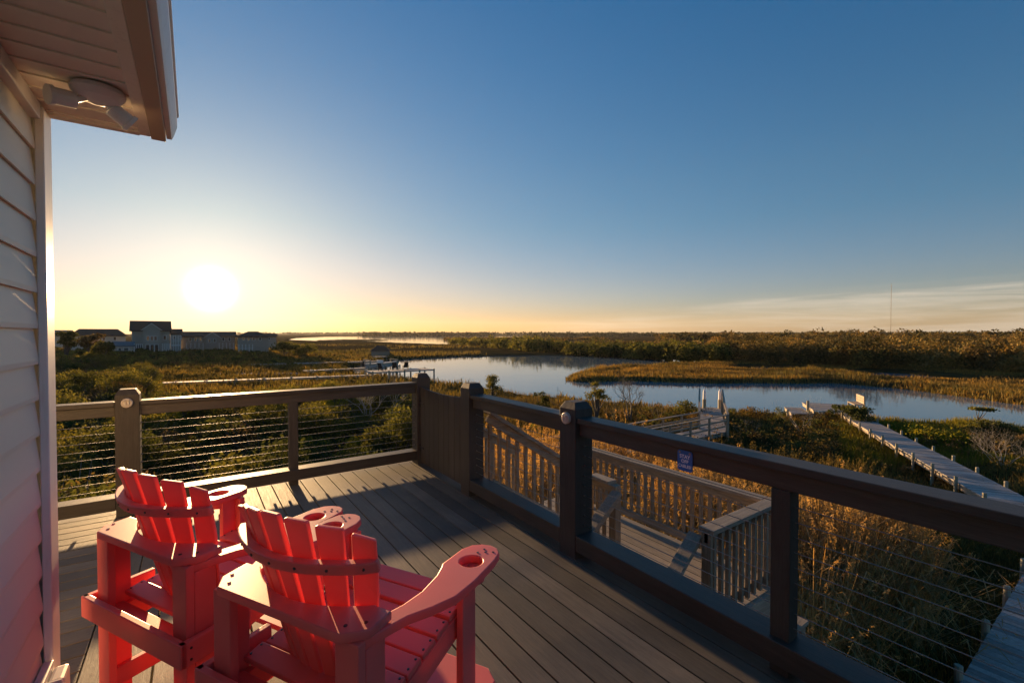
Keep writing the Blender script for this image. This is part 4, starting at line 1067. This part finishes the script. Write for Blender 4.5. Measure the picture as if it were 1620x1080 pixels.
# tree line on the spit in the middle
def tree_row(n, px0, px1, yfun, spread, rmin, rmax, leaves, leaf, name, lab, m, hmul=1.0):
    parts = []; tones = []
    for _ in range(n):
        px = rnd.uniform(px0, px1); yb = yfun(px)-rnd.uniform(0, spread); x, y = P(px, yb, GZ)
        r = rnd.uniform(rmin, rmax)*(1 if rnd.random() < .8 else 1.35); h = r*1.3*hmul
        cs = [(x+rnd.uniform(-.6, .6)*r, y+rnd.uniform(-.6, .6)*r, GZ-.1+h*rnd.uniform(.2, 1.0)) for _ in range(4)]; rs = [r*rnd.uniform(.45, .75) for _ in range(4)]
        Pn, u_ = clump_points(cs, rs, leaves, .7, .75); parts.append(leaf_quads(Pn, leaf, .6)); tones.append(np.full(4*len(Pn), rnd.uniform(-.55, .75)))
    V, F_ = merge(parts); o = npmesh(name, V, F_, m, attr=np.concatenate(tones)); tag(o, lab, 'trees', kind='stuff')
tree_row(150, 712, 860, lambda p: np.interp(p, [712, 770, 860], [545, 549.5, 557.5]), 4, 1.2, 2.6, 150, .42, 'spit_trees', 'dark trees along the marsh spit left of centre', M['leaf'])
tree_row(260, 855, 1150, lambda p: np.interp(p, [855, 930, 1010, 1150], [556.5, 562, 566, 574]), 5, 1.1, 2.4, 260, .26, 'spit_trees', 'dark green trees along the bank across the lagoon', M['leaf'])
tree_row(110, 1060, 1200, lambda p: np.interp(p, [1060, 1200], [551, 555]), 4, 1.0, 1.8, 100, .4, 'reed_bank', 'orange brown reed bank beyond the lagoon trees', M['reed'], .8)
tree_row(150, 860, 1080, lambda p: 549.5, 2.4, 1.3, 2.2, 90, .5, 'reed_bank', 'brown brush behind the narrow far channel', M['leaf_b'], .8)
# far shores along the horizon
def far_shore(n, px0, px1, d0, d1, h0, h1, leaf, leaves, name, lab, m):
    parts = []; tones = []
    for _ in range(n):
        px = rnd.uniform(px0, px1); d = d0*(d1/d0)**rnd.random(); x, y = PD(px, d); h = rnd.uniform(h0, h1)
        cs = [(x+rnd.uniform(-1, 1)*h*1.5, y+rnd.uniform(-1, 1)*h*1.5, GZ+h*rnd.uniform(.25, .65)) for _ in range(3)]; rs = [h*rnd.uniform(.45, .65) for _ in range(3)]
        Pn, u_ = clump_points(cs, rs, leaves, .7, .7); parts.append(leaf_quads(Pn, leaf, .6)); tones.append(np.full(4*len(Pn), rnd.uniform(-.55, .75)))
    V, F_ = merge(parts); o = npmesh(name, V, F_, m, attr=np.concatenate(tones)); tag(o, lab, 'trees', kind='stuff')
far_shore(520, 835, 1400, 750, 1300, 6, 8.5, 2.2, 30, 'far_woods', 'dark tree line on the far shore behind the lagoon', M['far_leaf'])
far_shore(600, 760, 1900, 1500, 2600, 9, 13, 4.0, 26, 'far_woods', 'low wooded horizon', M['far_leaf'])
far_shore(260, 575, 775, 1050, 1500, 7, 10, 3.2, 26, 'far_woods', 'wooded island on the horizon left of centre', M['far_leaf'])
far_shore(260, 300, 700, 2600, 4000, 10, 14, 6.0, 20, 'far_woods', 'thin dark shore on the horizon below the sun', M['far_leaf'])
far_shore(200, 700, 960, 430, 520, 1.2, 2.4, .9, 40, 'far_marsh_brush', 'low brush on the marsh edge beyond the spit', M['leaf_b'])

# --- grass over the marsh
def grass(n, win, h0, h1, wd, m, name, lab, lean=.5, cond=None, nseg=2, uniform=True, cat='grass'):
    X, Y, d, px = sample_px(n, *win, uniform_area=uniform); s = waterness(X, Y)
    keep = s < .15
    if cond is not None: keep &= cond(X, Y, d, px, s)
    X, Y, s, d = X[keep], Y[keep], s[keep], d[keep]
    Z = np.maximum(height(X, Y), WZ-.05)-.03
    hh = (h0+(h1-h0)*rng.random(len(X)))*(1+.35*wob(X, Y, .5))
    V, F_ = blades(np.stack([X, Y, Z], 1), hh, np.full(len(X), wd)*(.6+.8*rng.random(len(X))), lean, nseg)
    o = npmesh(name, V, F_, m); tag(o, lab, cat, kind='stuff'); return o
def patch(X, Y, s=.12, t=.0): return wob(X, Y, s) > t
def off_ponds(X, Y): return np.max([sdist(X, Y, p) for p in WPW[4:]], axis=0) < -3.6
grass(90000, (880, 1750, 571, 645), .22, .5, .11, M['marsh'], 'marsh_grass', 'golden brown cordgrass on the low marsh island', cond=lambda X, Y, d, px, s: off_ponds(X, Y))
grass(34000, (880, 1750, 571, 645), .4, .8, .11, M['marsh_d'], 'marsh_grass', 'darker taller grass along the island edges', cond=lambda X, Y, d, px, s: ((s > -3.0) | patch(X, Y, .1, .25)) & off_ponds(X, Y))
grass(14000, (900, 1700, 574, 630), .5, .9, .12, M['leaf_b'], 'marsh_brush', 'grey brown taller tufts scattered on the marsh island', cond=lambda X, Y, d, px, s: patch(X, Y, .17, .3) & off_ponds(X, Y), lean=.8)
grass(70000, (600, 2050, 610, 760), .22, .50, .026, M['marsh'], 'marsh_grass', 'golden marsh grass between the boardwalk and the water', cond=lambda X, Y, d, px, s: patch(X, Y, .16, -.05) & ~((Y < 1.9) & (Y > .3) & (X < 20)))
grass(100000, (600, 2050, 610, 860), .22, .50, .026, M['marsh_d'], 'marsh_grass', 'dark green brown grass on the near marsh', cond=lambda X, Y, d, px, s: ~((Y < 1.9) & (Y > .3) & (X < 20)))
grass(26000, (1150, 2050, 780, 1250), .35, .9, .022, M['reed_g'], 'undergrowth', 'dark green undergrowth beside the near boardwalk', uniform=True, cond=lambda X, Y, d, px, s: (Y > 1.9) & (X > 5), lean=.9)
grass(40000, (60, 760, 556, 640), .4, .9, .10, M['marsh_d'], 'marsh_grass', 'brown grass on the marsh beyond the left railing', uniform=False)
grass(26000, (60, 900, 545, 600), .5, 1.0, .22, M['marsh_d'], 'marsh_grass', 'pale marsh grass around the far docks', uniform=False, cond=lambda X, Y, d, px, s: patch(X, Y, .05, .1))

grass(24000, (1330, 1800, 664, 740), .25, .5, .03, M['leaf_y'], 'green_grass', 'bright green grass at the shore right of the boardwalk', cond=lambda X, Y, d, px, s: patch(X, Y, .2, -.35) & (Y > 1.9))
# --- scrub beyond the left railing
def scrub(n, win, rmin, rmax, leaves, leaf, m, name, lab, hm=.8, cond=None):
    X, Y, d, px = sample_px(n, *win, uniform_area=False); s = waterness(X, Y); Z = height(X, Y); parts = []; tones = []
    for i in range(n):
        if s[i] > -1.2 or (cond is not None and not cond(px[i], d[i])): continue
        r = rnd.uniform(rmin, rmax)*(1 if d[i] < 50 else .72)
        if px[i] > 235: r = min(r, max(.28, (5.6-.112*d[i])/1.5) if d[i] < 66 else .5)
        cs = [(X[i]+rnd.uniform(-.5, .5)*r, Y[i]+rnd.uniform(-.5, .5)*r, Z[i]+r*hm*rnd.uniform(.3, 1)) for _ in range(3)]; rs = [r*rnd.uniform(.4, .65)*(1 if d[i] < 55 else .8) for _ in range(3)]
        Pn, u_ = clump_points(cs, rs, leaves, .6, .75); parts.append(leaf_quads(Pn, leaf, .55)); tones.append(np.full(4*len(Pn), rnd.uniform(-.55, .6)))
    V, F_ = merge(parts); o = npmesh(name, V, F_, m, attr=np.concatenate(tones)); tag(o, lab, 'scrub', kind='stuff')
scrub(620, (40, 560, 558, 640), .8, 1.9, 110, .20, M['leaf'], 'scrub', 'dark evergreen scrub between the deck and the row of houses')
scrub(520, (40, 640, 560, 645), .6, 1.5, 90, .18, M['leaf_b'], 'scrub', 'brown leafless scrub between the deck and the row of houses')
scrub(150, (60, 470, 566, 580), 1.0, 1.6, 130, .25, M['leaf'], 'scrub', 'dark bushes at the foot of the houses', .8)

scrub(230, (840, 1330, 652, 760), .35, .85, 130, .06, M['leaf_b'], 'brush', 'low brown brush in the marsh between the piers', .7)
scrub(110, (840, 1330, 648, 720), .3, .7, 130, .06, M['leaf'], 'brush', 'low dark green brush in the marsh near the shore', .7)
scrub(60, (1380, 1800, 690, 800), .3, .7, 130, .06, M['leaf_b'], 'brush', 'low brown brush right of the boardwalk', .7, cond=lambda px, d: True)
# individual shrubs close below the left railing
def shrub(label, lm, r, h, n, leaf, bm):
    t = thing('shrub', label, 'shrub', (0, 0, 0)); st = MB(); cs = []; rs = []
    for k in range(11):
        a = rnd.uniform(0, 6.28); q = r*rnd.uniform(.1, .8); c = (math.cos(a)*q, math.sin(a)*q, h*rnd.uniform(.3, .86)); cs.append(c); rs.append(r*rnd.uniform(.25, .42))
        st.tube([(0, 0, -.1), (c[0]*.4, c[1]*.4, c[2]*.5), c], [.05, .035, .012], 5, cap=False)
    for k in range(16):
        a = rnd.uniform(0, 6.28); q = r*rnd.uniform(.6, 1.0); st.tube([(math.cos(a)*q*.3, math.sin(a)*q*.3, h*.4), (math.cos(a)*q, math.sin(a)*q, h*rnd.uniform(.8, 1.15))], [.014, .003], 4, cap=False)
    st.build('stems', bm, t, local=True)
    Pn, u_ = clump_points(cs, rs, n, .45, .8); V, F_ = leaf_quads(Pn, leaf, .5); npmesh('foliage', V, F_, lm, t)
    return t
protos = [shrub('', M['leaf'], 1.7, 2.5, 6500, .050, M['bark']), shrub('', M['leaf'], 1.4, 2.1, 5500, .055, M['bark']), shrub('', M['leaf_y'], 1.2, 1.8, 5500, .045, M['bark']), shrub('', M['leaf_b'], 1.5, 2.0, 3200, .045, M['grey_bark'])]
labs = ['dark glossy evergreen shrub in the thicket below the left railing', 'rounded dark evergreen shrub in the thicket below the left railing', 'yellow green rounded shrub below the left railing', 'brown half bare shrub in the thicket below the left railing']
grp = ['dark shrubs below the left railing', 'rounded dark shrubs below the left railing', 'yellow green shrubs below the left railing', 'half bare brown shrubs below the left railing']
spots = []
placed = [0, 0, 0, 0]
def zone(x, y):
    d = .5736*x+.8192*y; px = 810+720*(.8192*x-.5736*y)/d
    a = 'left of the round light post' if px < 178 else ('between round light and thin post' if px < 455 else ('between thin and corner post' if px < 650 else 'over the gate'))
    return a + (', close to the deck' if d < 14 else (', partway out' if d < 24 else (', beyond the thicket' if d < 40 else ', far towards the houses')))
kinds = ['dark evergreen shrub ', 'rounded dark shrub ', 'yellow green shrub ', 'brown half bare shrub ']
def put(i, x, y, sc):
    lab = kinds[i]+zone(x, y)
    z = float(height(np.array([x]), np.array([y]))[0]); rz = rnd.uniform(0, 6.28); s3 = (sc, sc, sc*rnd.uniform(.85, 1.15))
    if not placed[i]:
        t = protos[i]; t.location = (x, y, z); t.rotation_euler = (0, 0, rz); t.scale = s3; t['label'] = lab; t['group'] = grp[i]
    else: copy_tree(protos[i], (x, y, z), rz, s3, lab, grp[i])
    placed[i] = 1
tries = 0
while len(spots) < 78 and tries < 6000:
    tries += 1
    px = rnd.uniform(40, 690); d = 8.5*(30/8.5)**rnd.random(); x, y = PD(px, d)
    if y < 6.9 or float(waterness(np.array([x]), np.array([y]))[0]) > -1.5: continue
    if any(math.hypot(x-a, y-b) < 1.25+.02*d for a, b in spots): continue
    spots.append((x, y))
    q = rnd.random(); i = 2 if (px > 440 and q < .45) or q < .12 else (3 if q < .32 else (0 if q < .68 else 1))
    put(i, x, y, rnd.uniform(.85, 1.3))
tries = 0; sp2 = []
while len(sp2) < 60 and tries < 5000:
    tries += 1
    px = rnd.uniform(30, 600); d = 30*(62/30)**rnd.random(); x, y = PD(px, d)
    if (px > 230 and d > 31) or float(waterness(np.array([x]), np.array([y]))[0]) > -2 or any(math.hypot(x-a, y-b) < 2.3 for a, b in sp2): continue
    sp2.append((x, y)); put(rnd.choice((0, 1, 3, 3, 0)), x, y, rnd.uniform(.8, 1.25))

# --- tall reeds around the landing
RP = np.array([(5.15,2.25),(12.6,2.35),(12.6,3.6),(11.6,5.5),(11.2,9),(9.5,13),(6.2,13.6),(5.2,9.0),(5.1,6.0),(5.15,5.7)])
def reeds(n, poly, h0, h1, name, lab, m, plume=True, wd=.02, leavesn=5, zfall=None):
    x0, y0 = poly.min(0); x1, y1 = poly.max(0); X = x0+(x1-x0)*rng.random(n*3); Y = y0+(y1-y0)*rng.random(n*3)
    s = sdist(X, Y, poly); k = (s > (.25+.35*wob(X, Y, 1.1))) & (wob(X, Y, 2.3) + .8*wob(Y, X, 1.1) > -.4 + .5*rng.random(len(X))); X, Y, s = X[k][:n], Y[k][:n], s[k][:n]
    n = len(X); Z = height(X, Y)-.05
    H = (h0+(h1-h0)*rng.random(n))*np.clip(.85+s*.22, .8, 1)*(1+.2*wob(X, Y, 1.3))
    lean = rng.normal(size=(n, 2))*.12+np.array([.02, -.03]); kk = rng.random(n) < .07; lean[kk] *= 4
    parts = []
    base = np.stack([X, Y, Z], 1); tip = base+np.concatenate([lean*H[:, None], (H*np.clip(1-np.abs(lean).sum(1)*.4, .3, 1))[:, None]], 1)
    a = rng.random(n)*np.pi; w_ = np.stack([np.cos(a), np.sin(a), a*0], 1)*.0075; mid = (base+tip)/2+np.concatenate([-lean*H[:, None]*.15, np.zeros((n, 1))], 1)
    V = np.stack([base-w_, base+w_, mid-w_*.8, mid+w_*.8, tip-w_*.5, tip+w_*.5], 1).reshape(-1, 3); b = (np.arange(n)*6)[:, None]
    parts.append((V, np.concatenate([b+np.array([0,1,3,2]), b+np.array([2,3,5,4])])))
    for q in range(leavesn):
        t = .25+.7*rng.random(n); p0 = base+(tip-base)*t[:, None]; an = rng.random(n)*2*np.pi; ln = (.25+.3*rng.random(n))
        dr = np.stack([np.cos(an), np.sin(an), .5+.5*rng.random(n)], 1); p1 = p0+dr*ln[:, None]*.5; dr2 = dr.copy(); dr2[:, 2] = -.2-.8*rng.random(n); p2 = p1+dr2*ln[:, None]*.5
        sd = np.stack([-np.sin(an), np.cos(an), an*0], 1)*wd*.5
        V = np.stack([p0-sd*.6, p0+sd*.6, p1-sd, p1+sd, p2-sd*.15, p2+sd*.15], 1).reshape(-1, 3); parts.append((V, np.concatenate([b+np.array([0,1,3,2]), b+np.array([2,3,5,4])])))
    if plume:
        kk = rng.random(n) < .45; tp = tip[kk]; nn = len(tp); ld = lean[kk]
        C = np.repeat(tp, 20, 0); t = rng.random(len(C)); ll_ = np.repeat(ld, 20, 0)
        C = C+np.concatenate([ll_*.9*t[:, None], (t*.26)[:, None]], 1)+rng.normal(size=C.shape)*np.array([.02,.02,.01])*(1.3-t)[:, None]
        dirn = np.tile(np.array([[0,0,1.2]]), (len(C), 1)); v_, f_ = leaf_quads(C, .032, .22, dirn); parts.append((v_, f_))
    V, F_ = merge(parts); o = npmesh(name, V, F_, m); tag(o, lab, 'reeds', kind='stuff')
reeds(11000, RP, 2.2, 3.2, 'tall_reeds', 'tall dry golden reeds behind the landing stairs', M['reed'], wd=.019, leavesn=4)
reeds(2200, RP, .8, 1.7, 'green_reeds', 'shorter green reeds growing through the dry ones', M['reed_g'], plume=False, wd=.026, leavesn=7)
RP2 = np.array([(11.2,3.2),(17,3.0),(21,6),(20,12),(14,13.4),(11.2,13)])
reeds(2600, RP2, .8, 1.5, 'low_reeds', 'thin low reeds in the dark marsh behind the tall ones', M['reed_g'], plume=True, wd=.016, leavesn=4)

# --- single trees and bushes by the shore
def at(px, py): return P(px, py, GZ)
x, y = at(776, 642); leafy_tree('shore_bush', 'feathery dark bush leaning beside the second gate post', x, y, 3.0, 1.9, M['leaf'], 2200, .06, 14, .25, cat='bush', lean=.25, openness=.9)
x, y = at(857, 655); leafy_tree('shore_bush', 'small dark bush at the water edge between the gate and the round lamp post', x, y, 1.9, 1.3, M['leaf'], 900, .07, 9, .2, cat='bush', openness=1.0)
x, y = at(944, 668); leafy_tree('small_pine', 'small open pine behind the lamp post', x, y, 3.1, 2.3, M['leaf'], 1100, .07, 12, .4, flat=.45, cat='tree', openness=.75)
x, y = at(905, 668); bare_tree('dead_tree', 'thin leaning dead tree left of the small pine', x, y, 3.0, M['bark'], (-.6, .3), 3, .5, 1)
x, y = at(996, 668); bare_tree('bare_tree', 'wide bare branched tree at the shore beyond the railing', x, y, 3.1, M['bark'], (.1, -.1), 5, .8, 4)
x, y = at(975, 672); bare_tree('bare_shrub', 'low tangled bare shrub in front of the wide bare tree', x, y, 1.7, M['grey_bark'], (0, 0), 4, .8, 4, cat='shrub')
x, y = at(1040, 668); bare_tree('bare_shrub', 'grey bare shrub between the wide bare tree and the railed pier', x, y, 1.7, M['grey_bark'], (0, 0), 4, .8, 4, cat='shrub')
x, y = at(1085, 662); leafy_tree('shore_bush', 'dark low bush left of the railed pier', x, y, 1.5, 2.6, M['leaf'], 700, .09, 7, .1, cat='bush')
x, y = at(1350, 676); leafy_tree('wind_cedar', 'wind swept dark green cedar in front of the dock bench', x, y, 1.45, 2.7, M['leaf'], 2600, .07, 13, .3, flat=.45, lean=-.1, openness=.8)
x, y = at(1268, 682); bare_tree('bare_shrub', 'pale bare shrub left of the dock platform', x, y, 2.2, M['bleached'], (0, 0), 5, .7, 5, cat='shrub')
x, y = at(1186, 690); bare_tree('bare_shrub', 'small pale bare shrub just right of the railed pier', x, y, 1.2, M['bleached'], (0, 0), 4, .8, 5, cat='shrub')
x, y = at(1590, 740); bare_tree('dead_shrub', 'big bleached dead shrub right of the boardwalk', x, y, 1.75, M['bleached'], (.1, 0), 5, .9, 11, cat='shrub')
x, y = at(1562, 700); leafy_tree('wind_cedar', 'flat topped cedar behind the bleached dead shrub', x, y, 1.15, 3.2, M['leaf'], 2600, .08, 12, .35, flat=.4)
x, y = at(1550, 682); leafy_tree('wind_cedar', 'small flat tuft of cedar at the water edge above the boardwalk', x, y, 1.7, 1.5, M['leaf'], 500, .08, 4, .7, flat=.3)
x, y = at(1500, 700); leafy_tree('shore_bush', 'green spreading bush on the grass right of the boardwalk', x, y, .9, 4.5, M['leaf_y'], 1400, .08, 10, .1, flat=.4, cat='bush')
x, y = at(600, 700); bare_tree('bare_tree', 'pale bare tree among the yellow shrubs below the left railing', x, y, 3.3, M['bleached'], (0, 0), 5, .7, 3)
x, y = at(545, 690); bare_tree('bare_shrub', 'grey bare shrub left of the pale bare tree below the left railing', x, y, 2.4, M['grey_bark'], (0, 0), 5, .8, 4, cat='shrub')
# pines by the houses
for k, (px, yb, h, w_, lab) in enumerate(((104, 578, 6.0, 4, 'dark pine at the far left in front of the cream house'), (141, 572, 5.0, 5, 'spreading bare crowned pine in front of the cream house'), (163, 577, 3.6, 4, 'low broad tree below the cream house porch'), (450, 566, 3.5, 7, 'dark clump of trees right of the last house in the row'), (480, 565, 3.0, 7, 'low dark clump of trees on the point right of the houses'))):
    x, y = at(px, yb); leafy_tree('pine_tree', lab, x, y, h, w_, M['leaf_b'] if k == 1 else M['leaf'], 1500, .24, 10, .35, flat=.6)
